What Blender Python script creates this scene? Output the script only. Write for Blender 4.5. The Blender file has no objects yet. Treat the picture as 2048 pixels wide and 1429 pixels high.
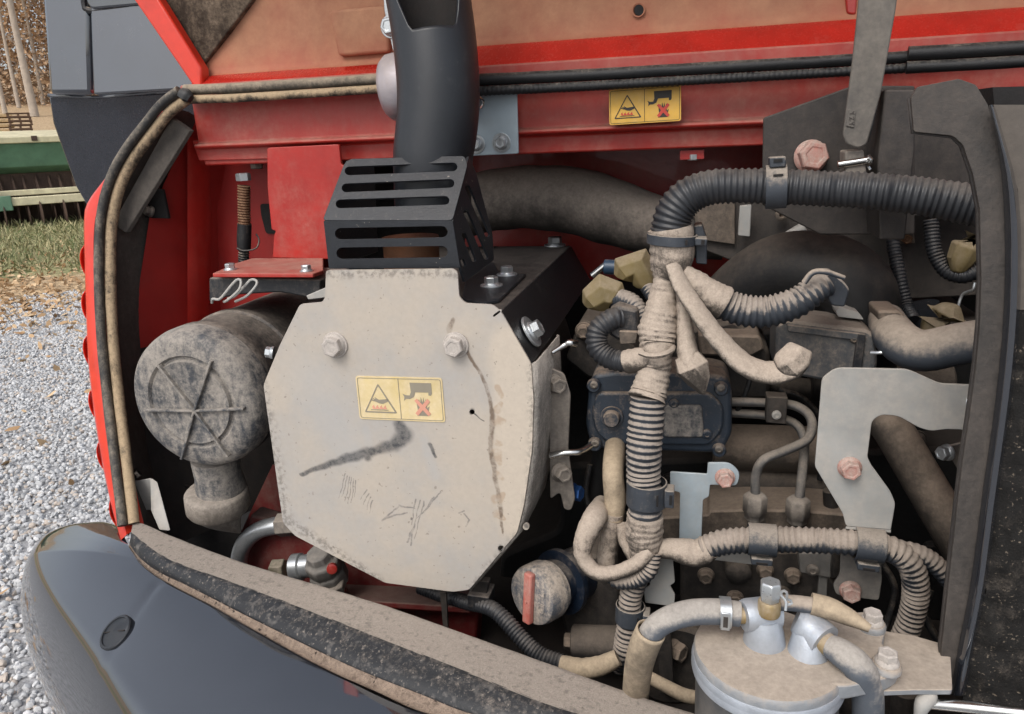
import bpy, bmesh, math, random
import numpy as np
from mathutils import Vector, Matrix, noise as mnoise
from math import sin, cos, pi, radians, sqrt, tanh, atan2
random.seed(7); rng = np.random.default_rng(7)
V = Vector
SC = bpy.context.scene; COL = SC.collection

# ------------------------------------------------------------------ camera
FPX, CX, CY = 1484.0, 1024.0, 714.5           # focal length in photo pixels, photo centre
yaw, pit, rol = radians(14), radians(16.5), radians(2.4)
CAM = V((0, 0, 1.5))
FW = V((-sin(yaw) * cos(pit), cos(yaw) * cos(pit), -sin(pit)))
_r0 = V((cos(yaw), sin(yaw), 0)); _u0 = _r0.cross(FW)
RT = _r0 * cos(rol) - _u0 * sin(rol); UP = _u0 * cos(rol) + _r0 * sin(rol)
cd = bpy.data.cameras.new('camera'); cam = bpy.data.objects.new('camera', cd); COL.objects.link(cam)
M = Matrix((RT, UP, -FW)).transposed().to_4x4(); M.translation = CAM; cam.matrix_world = M
cd.sensor_width = 36; cd.lens = 36 * FPX / 2048; cd.clip_start = 0.02; cd.clip_end = 500
SC.camera = cam
# ------------------------------------------------------------------ sky, sun, exposure (overcast day)
w = bpy.data.worlds.new('World'); SC.world = w; w.use_nodes = True
nt = w.node_tree; nt.nodes.clear()
sk = nt.nodes.new('ShaderNodeTexSky'); sk.sky_type = 'NISHITA'; sk.sun_disc = False
SUN_EL, SUN_AZ = radians(50), radians(198)      # azimuth from +Y towards +X
sk.sun_elevation = SUN_EL; sk.sun_rotation = SUN_AZ; sk.dust_density = 3.5; sk.ozone_density = 1.0
hs = nt.nodes.new('ShaderNodeHueSaturation'); hs.inputs['Saturation'].default_value = 0.42
bg = nt.nodes.new('ShaderNodeBackground'); bg.inputs['Strength'].default_value = 0.15
wo = nt.nodes.new('ShaderNodeOutputWorld')
nt.links.new(sk.outputs[0], hs.inputs['Color']); nt.links.new(hs.outputs[0], bg.inputs[0]); nt.links.new(bg.outputs[0], wo.inputs[0])
sd = bpy.data.lights.new('sun', 'SUN'); sd.energy = 0.9; sd.angle = radians(30); sd.color = (1, .96, .9)
so = bpy.data.objects.new('sun', sd); COL.objects.link(so)
sdir = V((sin(SUN_AZ) * cos(SUN_EL), cos(SUN_AZ) * cos(SUN_EL), sin(SUN_EL)))
so.rotation_euler = sdir.to_track_quat('Z', 'Y').to_euler(); so.location = (0, 0, 6)
SC.view_settings.view_transform = 'Standard'; SC.view_settings.look = 'None'
SC.view_settings.exposure = 0.45; SC.view_settings.gamma = 1

# ------------------------------------------------------------------ photo pixel -> point on a real plane of the place
def ray(x, y): return FW + RT * ((x - CX) / FPX) - UP * ((y - CY) / FPX)
def at(x, y, Y): d = ray(x, y); return CAM + d * (Y / d.y)
def atZ(x, y, Z): d = ray(x, y); return CAM + d * ((Z - CAM.z) / d.z)
def mpp(p): return (p - CAM).dot(FW) / FPX        # metres per photo pixel at that point
def S(r, g, b):
    f = lambda c: (c / 255 / 12.92) if c <= 10 else ((c / 255 + .055) / 1.055) ** 2.4
    return (f(r), f(g), f(b), 1)

# ------------------------------------------------------------------ materials
DUST = S(176, 158, 140); DUSTD = S(128, 112, 98)
class NT:
    def __init__(s, name):
        s.m = bpy.data.materials.new(name); s.m.use_nodes = True; s.t = s.m.node_tree
        s.p = s.t.nodes['Principled BSDF']
    def n(s, ty, **k):
        a = s.t.nodes.new('ShaderNode' + ty)
        for q, v in k.items(): setattr(a, q, v)
        return a
    def l(s, a, b): s.t.links.new(a, b)
    def val(s, sock, v):
        if hasattr(v, 'is_output') or isinstance(v, bpy.types.NodeSocket): s.l(v, sock)
        else: sock.default_value = v
    def math(s, op, a, b=0.0, c=None, clamp=False):
        m = s.n('Math', operation=op, use_clamp=clamp); s.val(m.inputs[0], a); s.val(m.inputs[1], b)
        if c is not None: s.val(m.inputs[2], c)
        return m.outputs[0]
    def pos(s): return s.n('NewGeometry').outputs['Position']
    def noise(s, sc, det=6, ro=.6, vec=None, dist=0):
        a = s.n('TexNoise'); a.inputs['Scale'].default_value = sc; a.inputs['Detail'].default_value = det
        a.inputs['Roughness'].default_value = ro; a.inputs['Distortion'].default_value = dist
        s.l(vec if vec is not None else s.pos(), a.inputs['Vector']); return a.outputs[0]
    def ramp(s, v, a, b, o0=0.0, o1=1.0, smooth=True):
        m = s.n('MapRange', interpolation_type='SMOOTHSTEP' if smooth else 'LINEAR', clamp=True)
        s.val(m.inputs[0], v); s.val(m.inputs[1], a); s.val(m.inputs[2], b); s.val(m.inputs[3], o0); s.val(m.inputs[4], o1)
        return m.outputs[0]
    def mix(s, f, a, b, bt='MIX'):
        m = s.n('Mix', data_type='RGBA', blend_type=bt); s.val(m.inputs[0], f); s.val(m.inputs[6], a); s.val(m.inputs[7], b)
        return m.outputs[2]
    def nz(s):
        g = s.n('NewGeometry'); x = s.n('SeparateXYZ'); s.l(g.outputs['Normal'], x.inputs[0]); return x.outputs[2]
    def bump(s, h, st, d=.002):
        b = s.n('Bump'); b.inputs['Strength'].default_value = st; b.inputs['Distance'].default_value = d
        s.l(h, b.inputs['Height']); s.l(b.outputs[0], s.p.inputs['Normal'])

def grey(c, f=.22):
    l = .3 * c[0] + .55 * c[1] + .15 * c[2]; return tuple(x * (1 - f) + l * f for x in c[:3]) + (1,)
def dm(name, base, rough=.5, metal=0., dust=.4, dcol=DUST, ns=22, up=.25, soft=.16, bump=.25, bs=420, coat=0., var=.25, spec=.5, grad=None, edge=.0, fine=.22):
    """paint / rubber / metal under a patchy film of dry dust"""
    k = NT(name); p = k.p; dcol = grey(dcol)
    n1 = k.noise(ns, 8, .68); n2 = k.noise(ns * 6, 5, .65); n3 = k.noise(bs, 3, .6); n4 = k.noise(ns * 17, 4, .7)
    f = k.math('MULTIPLY_ADD', n1, 1 - .26 - fine, k.math('MULTIPLY_ADD', n2, .26, k.math('MULTIPLY', n4, fine)))
    sv = k.n('VectorMath', operation='MULTIPLY'); k.l(k.pos(), sv.inputs[0]); sv.inputs[1].default_value = (1, 1, .16)
    n5 = k.noise(ns * 5, 4, .6, sv.outputs[0]); f = k.math('ADD', f, k.math('MULTIPLY_ADD', n5, .30, dust - .65))
    f = k.math('ADD', f, k.math('MULTIPLY', k.nz(), up * .5))
    if edge:                                 # rubbed bare on raised edges
        pt = k.n('NewGeometry').outputs['Pointiness']; f = k.math('SUBTRACT', f, k.ramp(pt, .5, .58, 0, edge))
    if grad is not None:                     # (axis, from, to, amount): dust settled more towards one end
        x = k.n('SeparateXYZ'); k.l(k.pos(), x.inputs[0])
        f = k.math('ADD', f, k.ramp(x.outputs['XYZ'.index(grad[0])], grad[1], grad[2], 0, grad[3]))
    f = k.ramp(f, .5 - soft, .5 + soft)
    bv = k.ramp(k.noise(ns * 1.7, 5, .6), .25, .75, 1 - var, 1 + var * .6, False)
    bc = k.mix(1.0, base, bv, 'MULTIPLY')
    dv = k.ramp(k.math('MULTIPLY_ADD', n2, .5, k.math('MULTIPLY', n4, .5)), .3, .7, .68, 1.16, False)
    dc = k.mix(1.0, dcol, dv, 'MULTIPLY')
    k.l(k.mix(f, bc, dc), p.inputs['Base Color'])
    k.l(k.math('ADD', k.ramp(f, 0, 1, rough, .93, False), k.ramp(n4, .3, .7, -.06, .06, False), clamp=True), p.inputs['Roughness'])
    if metal: k.l(k.ramp(f, 0, 1, metal, 0, False), p.inputs['Metallic'])
    p.inputs['Specular IOR Level'].default_value = spec
    if coat: k.l(k.ramp(f, 0, .7, coat, 0, False), p.inputs['Coat Weight']); p.inputs['Coat Roughness'].default_value = .04
    if bump:
        hh = k.math('ADD', k.math('MULTIPLY', n3, .6), k.math('MULTIPLY_ADD', f, .4, k.math('MULTIPLY', n4, .5))); k.bump(hh, bump, .0013)
    return k.m
def pl(name, base, rough=.5, metal=0., bump=0, bs=400, spec=.5, var=.1):
    return dm(name, base, rough, metal, dust=-.3, bump=bump, bs=bs, var=var, spec=spec)

RED = S(196, 32, 24); BLK = S(30, 32, 37)
MT = {}
MT['red'] = dm('red_paint', S(172, 40, 33), .34, dust=.28, dcol=S(170, 112, 92), up=.25, ns=9, soft=.3, bump=.12, coat=.3)
MT['red_glossy'] = dm('red_paint_clean', S(178, 38, 29), .25, dust=.14, up=.05, ns=14, bump=.05, coat=.4, soft=.35, fine=.08, dcol=S(176, 112, 92))
MT['red_orange'] = dm('orange_red_paint', S(214, 52, 30), .35, dust=.16, up=.1, ns=14, bump=.08, coat=.3, soft=.3, fine=.1)  # brighter and more orange than the other reds
MT['red_dusty'] = dm('dusty_red_paint', S(172, 42, 35), .4, dust=.38, dcol=S(176, 124, 104), up=.45, ns=7, soft=.34, bump=.15)
MT['red_dark'] = dm('dull_red_paint', S(156, 34, 29), .5, dust=.24, dcol=S(112, 78, 64), up=.5, ns=8, soft=.3, bump=.15)
MT['hood'] = dm('dust_coated_red_hood', S(180, 72, 50), .5, dust=.50, dcol=S(178, 124, 84), up=.1, ns=3.2, soft=.45, bump=.12, bs=600, grad=('Z', 1.595, 1.66, .24))
MT['gloss_black'] = dm('glossy_black_paint', S(46, 50, 58), .06, .5, spec=1.0, dust=.17, dcol=S(104, 103, 104), up=.0, ns=7, soft=.25, bump=.0, coat=.8, var=.15, fine=.3)
MT['cab'] = dm('blue_black_paint', S(34, 40, 49), .2, spec=.7, dust=.16, dcol=S(120, 120, 120), up=.1, ns=11, soft=.3, bump=.05, coat=.6)
for _m in ('gloss_black', 'cab'): MT[_m].node_tree.nodes['Principled BSDF'].inputs['Coat IOR'].default_value = 2.0
MT['black_steel'] = dm('black_painted_steel', S(34, 37, 42), .38, dust=.22, dcol=S(132, 122, 112), up=.2, ns=60, soft=.2, bump=.25)
MT['black_pipe'] = dm('satin_black_coating', S(34, 37, 42), .42, dust=.22, dcol=S(120, 120, 122), up=.1, ns=16, soft=.25, bump=.12, bs=900)
MT['black_plastic'] = dm('dusty_black_plastic', S(34, 36, 40), .5, dust=.34, dcol=S(138, 124, 110), up=.5, ns=30, soft=.22)
MT['black_rubber'] = dm('dusty_black_rubber', S(26, 27, 29), .6, dust=.30, dcol=S(142, 126, 108), up=.5, ns=40, soft=.2)
MT['rubber_edge'] = dm('black_sill_rubber', S(26, 28, 32), .5, dust=.16, dcol=S(150, 136, 122), up=.45, ns=45, soft=.16, bump=.4)
MT['conduit'] = dm('dusty_corrugated_conduit', S(50, 54, 60), .5, dust=.45, dcol=S(160, 145, 130), up=1.1, ns=20, soft=.13, bump=.2)
MT['conduit_black'] = dm('black_corrugated_conduit', S(40, 42, 46), .45, dust=.12, dcol=S(112, 104, 96), up=.8, ns=12, soft=.3, bump=.15)
MT['conduit_half'] = dm('half_dusty_conduit', S(50, 55, 62), .5, dust=.36, dcol=S(156, 143, 130), up=1.1, ns=24, soft=.11, bump=.2)
MT['tape'] = dm('dust_caked_cloth_tape', S(74, 68, 62), .8, dust=.56, dcol=S(180, 162, 143), up=.9, ns=34, soft=.16, bump=.8, bs=260, fine=.3)
MT['sleeve'] = dm('tan_dusty_sleeve', S(92, 82, 70), .8, dust=.56, dcol=S(180, 158, 126), up=.7, ns=18, soft=.35, bump=.2)
MT['taupe_hose'] = dm('taupe_dusty_rubber_hose', S(44, 40, 37), .7, dust=.56, dcol=S(130, 118, 106), up=.8, ns=16, soft=.35, bump=.7, bs=170)
MT['dark_hose'] = dm('dark_rubber_hose', S(26, 26, 27), .6, dust=.26, dcol=S(88, 78, 68), up=.8, ns=12, soft=.3, bump=.4, bs=220)
MT['grey_hose'] = dm('grey_dusty_hose', S(66, 72, 80), .6, dust=.44, dcol=S(168, 152, 134), up=1.1, ns=14, soft=.22, bump=.25)
MT['olive'] = dm('olive_rubber_boot', S(126, 110, 68), .7, dust=.42, dcol=S(150, 134, 108), up=.4, ns=20, soft=.35, bump=.2)
MT['zinc'] = dm('zinc_plated_steel', S(190, 194, 196), .32, .7, dust=.10, dcol=S(176, 164, 150), up=.3, ns=24, soft=.2, bump=.08)
MT['zinc_dusty'] = dm('dusty_zinc_steel', S(170, 174, 174), .45, .35, dust=.5, dcol=S(178, 168, 155), up=.3, ns=10, soft=.4, bump=.12)
MT['zinc_blue'] = dm('bluish_zinc_plate', S(172, 186, 194), .4, .35, dust=.2, dcol=S(170, 164, 154), up=.2, ns=9, soft=.3, bump=.06)
MT['steel_dusty'] = dm('dust_covered_steel', S(96, 92, 88), .5, .5, dust=.50, dcol=S(150, 138, 124), up=.9, ns=18, soft=.28, bump=.3)
MT['cast'] = dm('dusty_iron_casting', S(40, 38, 37), .6, .1, dust=.36, dcol=S(104, 92, 80), up=1.1, ns=13, soft=.3, bump=.6, bs=230)
MT['cast_tan'] = dm('tan_dusty_casting', S(62, 57, 52), .6, .1, dust=.46, dcol=S(150, 130, 110), up=1.1, ns=13, soft=.3, bump=.5, bs=260)
MT['cast_shaded'] = dm('shade_dark_casting', S(20, 20, 21), .7, dust=.24, dcol=S(64, 56, 50), up=1.0, ns=11, soft=.3, bump=.6, bs=180)  # near black base stands for unlit depth, not a darker metal
MT['dust_bolt'] = dm('dust_coated_bolt', S(150, 140, 130), .5, .3, dust=.85, dcol=S(184, 174, 164), up=.2, ns=40, soft=.25, bump=.1)
MT['pink_bolt'] = dm('red_marked_bolt', S(188, 104, 92), .6, .1, dust=.56, dcol=S(182, 162, 148), up=.2, ns=60, soft=.3, bump=.1)
MT['red_part'] = dm('faded_red_plastic', S(192, 84, 70), .5, dust=.44, dcol=S(186, 150, 134), up=.2, ns=40, soft=.35, bump=.15)
MT['copper'] = dm('heat_browned_steel', S(126, 84, 58), .45, .55, dust=.35, dcol=S(96, 70, 50), up=.1, ns=18, soft=.3, bump=.2)
MT['brass'] = dm('brass', S(168, 146, 98), .35, .9, dust=.42, ns=40, soft=.3, bump=.1)
MT['alu'] = dm('cast_aluminium', S(178, 184, 192), .45, .45, dust=.18, dcol=S(190, 172, 152), up=.35, ns=22, soft=.25, bump=.3, bs=500)
MT['filter_top'] = dm('dust_topped_aluminium', S(170, 174, 178), .42, .6, dust=.33, dcol=S(172, 156, 138), up=1.0, ns=16, soft=.2, bump=.25)
MT['filter_can'] = dm('grey_filter_can', S(74, 76, 78), .4, .1, dust=.32, dcol=S(150, 138, 124), up=.3, ns=9, soft=.35, bump=.15)
MT['felt'] = dm('brown_felt_pad', S(58, 50, 44), .95, dust=.47, dcol=S(140, 120, 98), up=0, ns=14, soft=.2, bump=1.2, bs=330, spec=.1)
MT['foam'] = dm('black_foam_pad', S(40, 39, 38), .95, dust=.36, dcol=S(104, 94, 84), up=.3, ns=30, soft=.16, bump=1.8, bs=160, spec=.15)
def flecks(m, sc, lo, col, sf=.03):
    t = m.node_tree; p = t.nodes['Principled BSDF']; src = p.inputs['Base Color'].links[0].from_socket
    n = t.nodes.new('ShaderNodeTexNoise'); n.inputs['Scale'].default_value = sc; n.inputs['Detail'].default_value = 2; g = t.nodes.new('ShaderNodeNewGeometry'); t.links.new(g.outputs['Position'], n.inputs['Vector'])
    r = t.nodes.new('ShaderNodeMapRange'); r.inputs[1].default_value = lo; r.inputs[2].default_value = lo + sf; t.links.new(n.outputs[0], r.inputs[0])
    x = t.nodes.new('ShaderNodeMix'); x.data_type = 'RGBA'; t.links.new(r.outputs[0], x.inputs[0]); t.links.new(src, x.inputs[6]); x.inputs[7].default_value = col; t.links.new(x.outputs[2], p.inputs['Base Color'])
MT['flap'] = dm('dusty_rubber_flap', S(56, 52, 48), .85, dust=.5, dcol=S(92, 84, 76), up=.2, ns=14, soft=.3, bump=.4)
MT['seal_beige'] = dm('sun_bleached_dusty_seal', S(58, 54, 48), .7, dust=.5, dcol=S(160, 142, 118), up=.4, ns=20, soft=.22, bump=.5, bs=300)
MT['seal_grey'] = dm('grey_worn_seal', S(44, 44, 44), .65, dust=.38, dcol=S(150, 136, 116), up=.3, ns=24, soft=.2, bump=.5, bs=300)
MT['seal_tan'] = dm('tan_dust_caked_seal', S(46, 42, 36), .75, dust=.56, dcol=S(182, 154, 114), up=.3, ns=26, soft=.14, bump=.6, bs=260)
MT['seal_black'] = dm('black_rubber_seal', S(26, 27, 29), .5, dust=.24, dcol=S(128, 118, 106), up=.5, ns=60, soft=.18, bump=.4, bs=380)
MT['sill_dust'] = dm('pitted_dust_crust', S(92, 88, 84), .8, dust=.66, dcol=S(164, 150, 136), up=.25, ns=70, soft=.1, bump=1.4, bs=140)
MT['gutter'] = dm('tan_dirt_in_gutter', S(84, 70, 60), .9, dust=.5, dcol=S(156, 133, 112), up=.25, ns=50, soft=.2, bump=1.4, bs=150)
MT['post'] = dm('brown_dusty_post', S(40, 38, 36), .45, dust=.48, dcol=S(90, 80, 72), up=.1, ns=14, soft=.35, bump=.4, bs=300, spec=.6)
MT['yellow'] = dm('yellow_warning_label', S(226, 176, 66), .5, dust=.24, dcol=S(206, 186, 150), up=0, ns=12, soft=.4, bump=0)
MT['yellow_faded'] = dm('dust_faded_yellow_label', S(222, 198, 132), .6, dust=.5, dcol=S(216, 196, 160), up=0, ns=10, soft=.4, bump=0)
MT['ink'] = pl('label_ink_black', S(52, 48, 44), .6); MT['ink_grey'] = pl('faded_label_ink', S(142, 134, 118), .7)
MT['ink_red'] = pl('label_ink_red', S(196, 70, 56), .6); MT['ink_pink'] = pl('faded_red_ink', S(214, 152, 130), .7)
MT['white_tag'] = pl('white_sticker', S(220, 222, 224), .5)
MT['navy'] = dm('blue_black_coated_steel', S(22, 32, 46), .35, dust=.3, dcol=S(128, 116, 104), up=.4, ns=22, soft=.2, bump=.2)
MT['blue_bolt'] = pl('blue_bolt', S(50, 90, 150), .4, .6)
MT['steel'] = pl('bright_steel', S(200, 200, 198), .22, 1.0, .05)
MT['rust'] = dm('rusty_thread', S(96, 62, 40), .7, .3, dust=.4, dcol=S(168, 128, 88), ns=60, soft=.2, bump=.5)
MT['capdust'] = dm('dust_caked_black_cap', S(60, 64, 70), .55, dust=.52, dcol=S(152, 143, 132), up=.1, ns=22, soft=.12, bump=.4, bs=300)
MT['steel_tan'] = dm('tan_dusty_rubber_valve', S(92, 84, 76), .7, dust=.5, dcol=S(158, 146, 132), up=.3, ns=22, soft=.25, bump=.4, bs=300)
MT['post_dark'] = dm('dark_dusty_steel', S(38, 36, 36), .6, dust=.42, dcol=S(92, 82, 74), up=.2, ns=11, soft=.35, bump=.4, bs=300)
MT['post_grey'] = dm('grey_dusty_arm', S(58, 58, 58), .55, dust=.58, dcol=S(118, 110, 100), up=.1, ns=9, soft=.35, bump=.25, bs=400)
MT['post_taupe'] = dm('taupe_dusty_cover', S(78, 72, 66), .6, dust=.5, dcol=S(112, 102, 92), up=.1, ns=8, soft=.4, bump=.2)
MT['blue_bolt_dark'] = dm('dark_blue_sensor', S(40, 62, 84), .4, dust=.2, ns=30)
MT['clip'] = dm('dusty_nylon_clip', S(58, 63, 70), .55, dust=.34, dcol=S(150, 138, 124), up=.8, ns=34, soft=.16, bump=.3)
MT['module'] = dm('dusty_blue_black_plastic', S(46, 55, 66), .4, dust=.38, dcol=S(148, 130, 112), up=.4, ns=24, soft=.12, bump=.35)
MT['grey_box'] = dm('grey_dusty_box', S(74, 77, 80), .6, dust=.42, dcol=S(140, 126, 112), up=.9, ns=20, soft=.16, bump=.3)
MT['zinc_blue_dusty'] = dm('pale_blue_zinc', S(168, 182, 190), .42, .35, dust=.34, dcol=S(170, 160, 148), up=.2, ns=14, soft=.35, bump=.1)
MT['steel_grey'] = dm('grey_plated_steel', S(112, 112, 110), .5, .4, dust=.5, dcol=S(140, 132, 122), up=.2, ns=14, soft=.35, bump=.15)
MT['pipe_grey'] = dm('grey_steel_tube', S(104, 104, 104), .45, .5, dust=.40, dcol=S(148, 136, 122), up=1.0, ns=24, soft=.25, bump=.15)
MT['capdust_light'] = dm('light_dust_on_black_cap', S(84, 90, 98), .6, dust=.48, dcol=S(182, 166, 148), up=.2, ns=26, soft=.12, bump=.35, bs=300)
MT['brass_dull'] = dm('dull_olive_nut', S(120, 116, 96), .45, .6, dust=.35, ns=30, soft=.3)
MT['grey_dust_hose'] = dm('pale_dusty_hose', S(86, 92, 100), .65, dust=.40, dcol=S(168, 160, 150), up=1.0, ns=18, soft=.16, bump=.3)
MT['zinc_tint'] = dm('rainbow_zinc', S(176, 170, 176), .36, .6, dust=.36, dcol=S(176, 160, 150), up=.4, ns=14, soft=.4, bump=.12)
MT['cab_shaded'] = dm('shaded_cab_paint', S(40, 44, 52), .25, spec=.6, dust=.2, dcol=S(90, 92, 96), up=.1, ns=14, soft=.25, bump=.08, coat=.5)  # same cab paint, duller finish stands for its darker reflection of ground
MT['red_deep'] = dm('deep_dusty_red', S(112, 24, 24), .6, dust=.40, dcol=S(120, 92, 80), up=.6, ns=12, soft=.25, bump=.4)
MT['black_worn'] = dm('streaked_black_steel', S(30, 31, 34), .4, dust=.27, dcol=S(120, 112, 104), up=.1, ns=30, soft=.16, bump=.35)
MT['void'] = dm('dark_panel_and_shade', S(24, 22, 22), .8, dust=.28, dcol=S(60, 50, 44), up=.5, ns=9, soft=.3, bump=.4)  # near black for dark panels and for gaps that are only shade

flecks(MT['foam'], 330, .64, S(118, 108, 96), .08); flecks(MT['rubber_edge'], 110, .55, S(96, 92, 88), .25); flecks(MT['rubber_edge'], 260, .62, S(122, 114, 106), .12); flecks(MT['gutter'], 130, .66, S(60, 50, 44)); flecks(MT['sill_dust'], 170, .56, S(124, 116, 108), .2); flecks(MT['black_steel'], 260, .73, S(150, 142, 132))
# dirty shield plate with hand swipes, scrapes, a drip line and painted fold shading, all marks in metres on its own face
YP = .72
def plate_material():
    k = NT('dust_filmed_shield_plate'); p = k.p
    pos = k.pos()
    wv = k.n('TexNoise'); wv.inputs['Scale'].default_value = 55; wv.inputs['Detail'].default_value = 4; k.l(pos, wv.inputs['Vector'])
    a = k.n('VectorMath', operation='MULTIPLY_ADD'); k.l(wv.outputs['Color'], a.inputs[0]); a.inputs[1].default_value = (.007, 0, .007); k.l(pos, a.inputs[2])
    q = k.n('VectorMath', operation='SUBTRACT'); k.l(a.outputs[0], q.inputs[0]); q.inputs[1].default_value = (.0035, 0, .0035)
    vec = q.outputs[0]
    x = k.n('SeparateXYZ'); k.l(vec, x.inputs[0]); X, Z = x.outputs[0], x.outputs[2]
    def seg(p0, p1, r0, r1, edge=.6):
        A = at(*p0, YP); B = at(*p1, YP); s = mpp(A); dx, dz = B.x - A.x, B.z - A.z; L2 = dx * dx + dz * dz + 1e-9
        ux = k.math('SUBTRACT', X, A.x); uz = k.math('SUBTRACT', Z, A.z)
        t = k.math('MULTIPLY_ADD', ux, dx / L2, k.math('MULTIPLY', uz, dz / L2), clamp=True)
        ex = k.math('MULTIPLY_ADD', t, -dx, ux); ez = k.math('MULTIPLY_ADD', t, -dz, uz)
        d = k.math('SQRT', k.math('ADD', k.math('MULTIPLY', ex, ex), k.math('MULTIPLY', ez, ez)))
        r = k.math('MULTIPLY_ADD', t, (r1 - r0) * s, r0 * s)
        return k.ramp(k.math('DIVIDE', d, r), 1.0 - edge, 1.0 + edge * .5, 1, 0)
    def union(L):
        o = L[0]
        for i in L[1:]: o = k.math('MAXIMUM', o, i)
        return o
    dark = union([seg((602, 950), (680, 922), 4, 9), seg((680, 922), (738, 905), 9, 12), seg((738, 905), (790, 890), 10, 14), seg((790, 890), (810, 870), 15, 20), seg((807, 868), (797, 850), 20, 13),
                  seg((735, 912), (735, 916), 9, 9), seg((860, 890), (870, 912), 5, 4), seg((944, 822), (943, 826), 6, 6), seg((947, 828), (968, 842), 1.6, 1.4),
                  seg((1002, 1097), (1003, 1099), 7, 7), seg((1051, 1053), (1052, 1055), 7, 7), seg((823, 1038), (823, 1040), 2.5, 2), seg((752, 800), (753, 800), 2, 2), seg((862, 768), (861, 772), 2.5, 2)])
    fine = []
    for i in range(6): fine.append(seg((690 + i * 4.5, 950 + i * 3 + random.uniform(-3, 3)), (678 + i * 6, 1000 + random.uniform(-10, 25)), 1.5, .7))
    for i in range(4): fine.append(seg((733 + i * 4, 980 + i * 7), (722 + i * 6, 1000 + i * 9), 1.5, .8))
    for i in range(6): fine.append(seg((882 - i * 6, 985 + i * 6 + random.uniform(-3, 3)), (852 - i * 4, 1020 + i * 4), 1.6, .8))
    for i in range(3): fine.append(seg((832 + i * 8, 998 + i * 3), (824 + i * 3, 1050 + i * 14), 1.6, .8))
    for a_, b_ in [((765, 1042), (800, 1012)), ((800, 1012), (830, 1018)), ((770, 1038), (815, 1025)), ((815, 1085), (830, 1050)), ((826, 1060), (822, 1092)), ((930, 1028), (940, 1040)), ((940, 1040), (932, 1052)), ((918, 1026), (930, 1022)), ]:
        fine.append(seg(a_, b_, 2.2, 1.8))
    fine = union(fine)
    line = union([seg((905, 640), (898, 660), 4, 6), seg((898, 665), (935, 705), 5, 4), seg((935, 705), (962, 745), 4, 3), seg((962, 745), (985, 820), 3.5, 5), seg((985, 820), (983, 900), 5.5, 6), seg((983, 900), (998, 1000), 6, 5), seg((998, 1000), (1006, 1066), 5, 3)])
    blot = union([seg((994, 775 + i * 36 + random.uniform(-14, 14)), (1003 + random.uniform(-6, 8), 780 + i * 36 + random.uniform(-14, 14)), 12 + random.uniform(-5, 6), 5, .4) for i in range(8)])
    soft = union([seg((730, 862), (735, 890), 13, 15, .9), seg((850, 880), (868, 950), 10, 14, .9), seg((620, 760), (700, 900), 60, 50, 1.0)])
    edgeL = union([seg((527, 770), (570, 1040), 13, 20, .9), seg((570, 1040), (760, 1160), 16, 10, .9), seg((652, 548), (908, 545), 10, 12, .9), seg((1066, 740), (1072, 900), 13, 16, .9), seg((1072, 900), (1058, 1060), 16, 22, .9), seg((1058, 1060), (940, 1176), 20, 8, .9)])
    n1 = k.noise(9, 7, .65); n2 = k.noise(160, 6, .7); n3 = k.noise(600, 4, .6)
    base = k.mix(k.ramp(n1, .35, .65), S(170, 166, 161), S(184, 174, 161))
    right = seg((1030, 700), (1040, 1040), 58, 50, .35)  # paler right part: shading of a fold, painted flat
    base = k.mix(k.math('MULTIPLY', right, .8), base, S(196, 184, 168))
    base = k.mix(k.ramp(n2, .3, .7, .0, .22), base, S(160, 148, 136))
    base = k.mix(k.math('MULTIPLY', soft, .35), base, S(166, 168, 170))
    base = k.mix(k.math('MULTIPLY', blot, k.ramp(k.noise(90, 4, .6), .3, .6, .1, .65)), base, S(166, 144, 122))
    spk = k.ramp(k.noise(220, 2, .5), .70, .74, 0, .55)
    base = k.mix(spk, base, S(120, 112, 104))
    e = k.math('MULTIPLY', edgeL, k.ramp(n2, .42, .62, 0, .6)); base = k.mix(e, base, S(96, 92, 88))
    lf = k.math('MULTIPLY', line, k.ramp(k.noise(70, 5, .6), .35, .6, .25, .95)); base = k.mix(lf, base, S(112, 97, 84))
    base = k.mix(k.math('MULTIPLY', fine, k.ramp(n2, .3, .6, .15, .7)), base, S(104, 102, 102))
    base = k.mix(k.math('MULTIPLY', dark, k.ramp(n2, .25, .6, .96, .6)), base, S(44, 48, 54))
    k.l(base, p.inputs['Base Color']); p.inputs['Roughness'].default_value = .72; p.inputs['Specular IOR Level'].default_value = .3
    h = k.math('SUBTRACT', k.math('MULTIPLY', n3, .35), k.math('MULTIPLY', dark, .4)); k.bump(h, .25, .001)
    return k.m
MT['plate'] = plate_material()
MT['plate_side'] = dm('scuffed_dusty_lit_flange', S(96, 94, 90), .7, 0, dust=.52, dcol=S(186, 176, 164), up=.3, ns=60, soft=.2, bump=.9, bs=160)  # real dust, painted paler to stand in for light the flange catches

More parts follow.
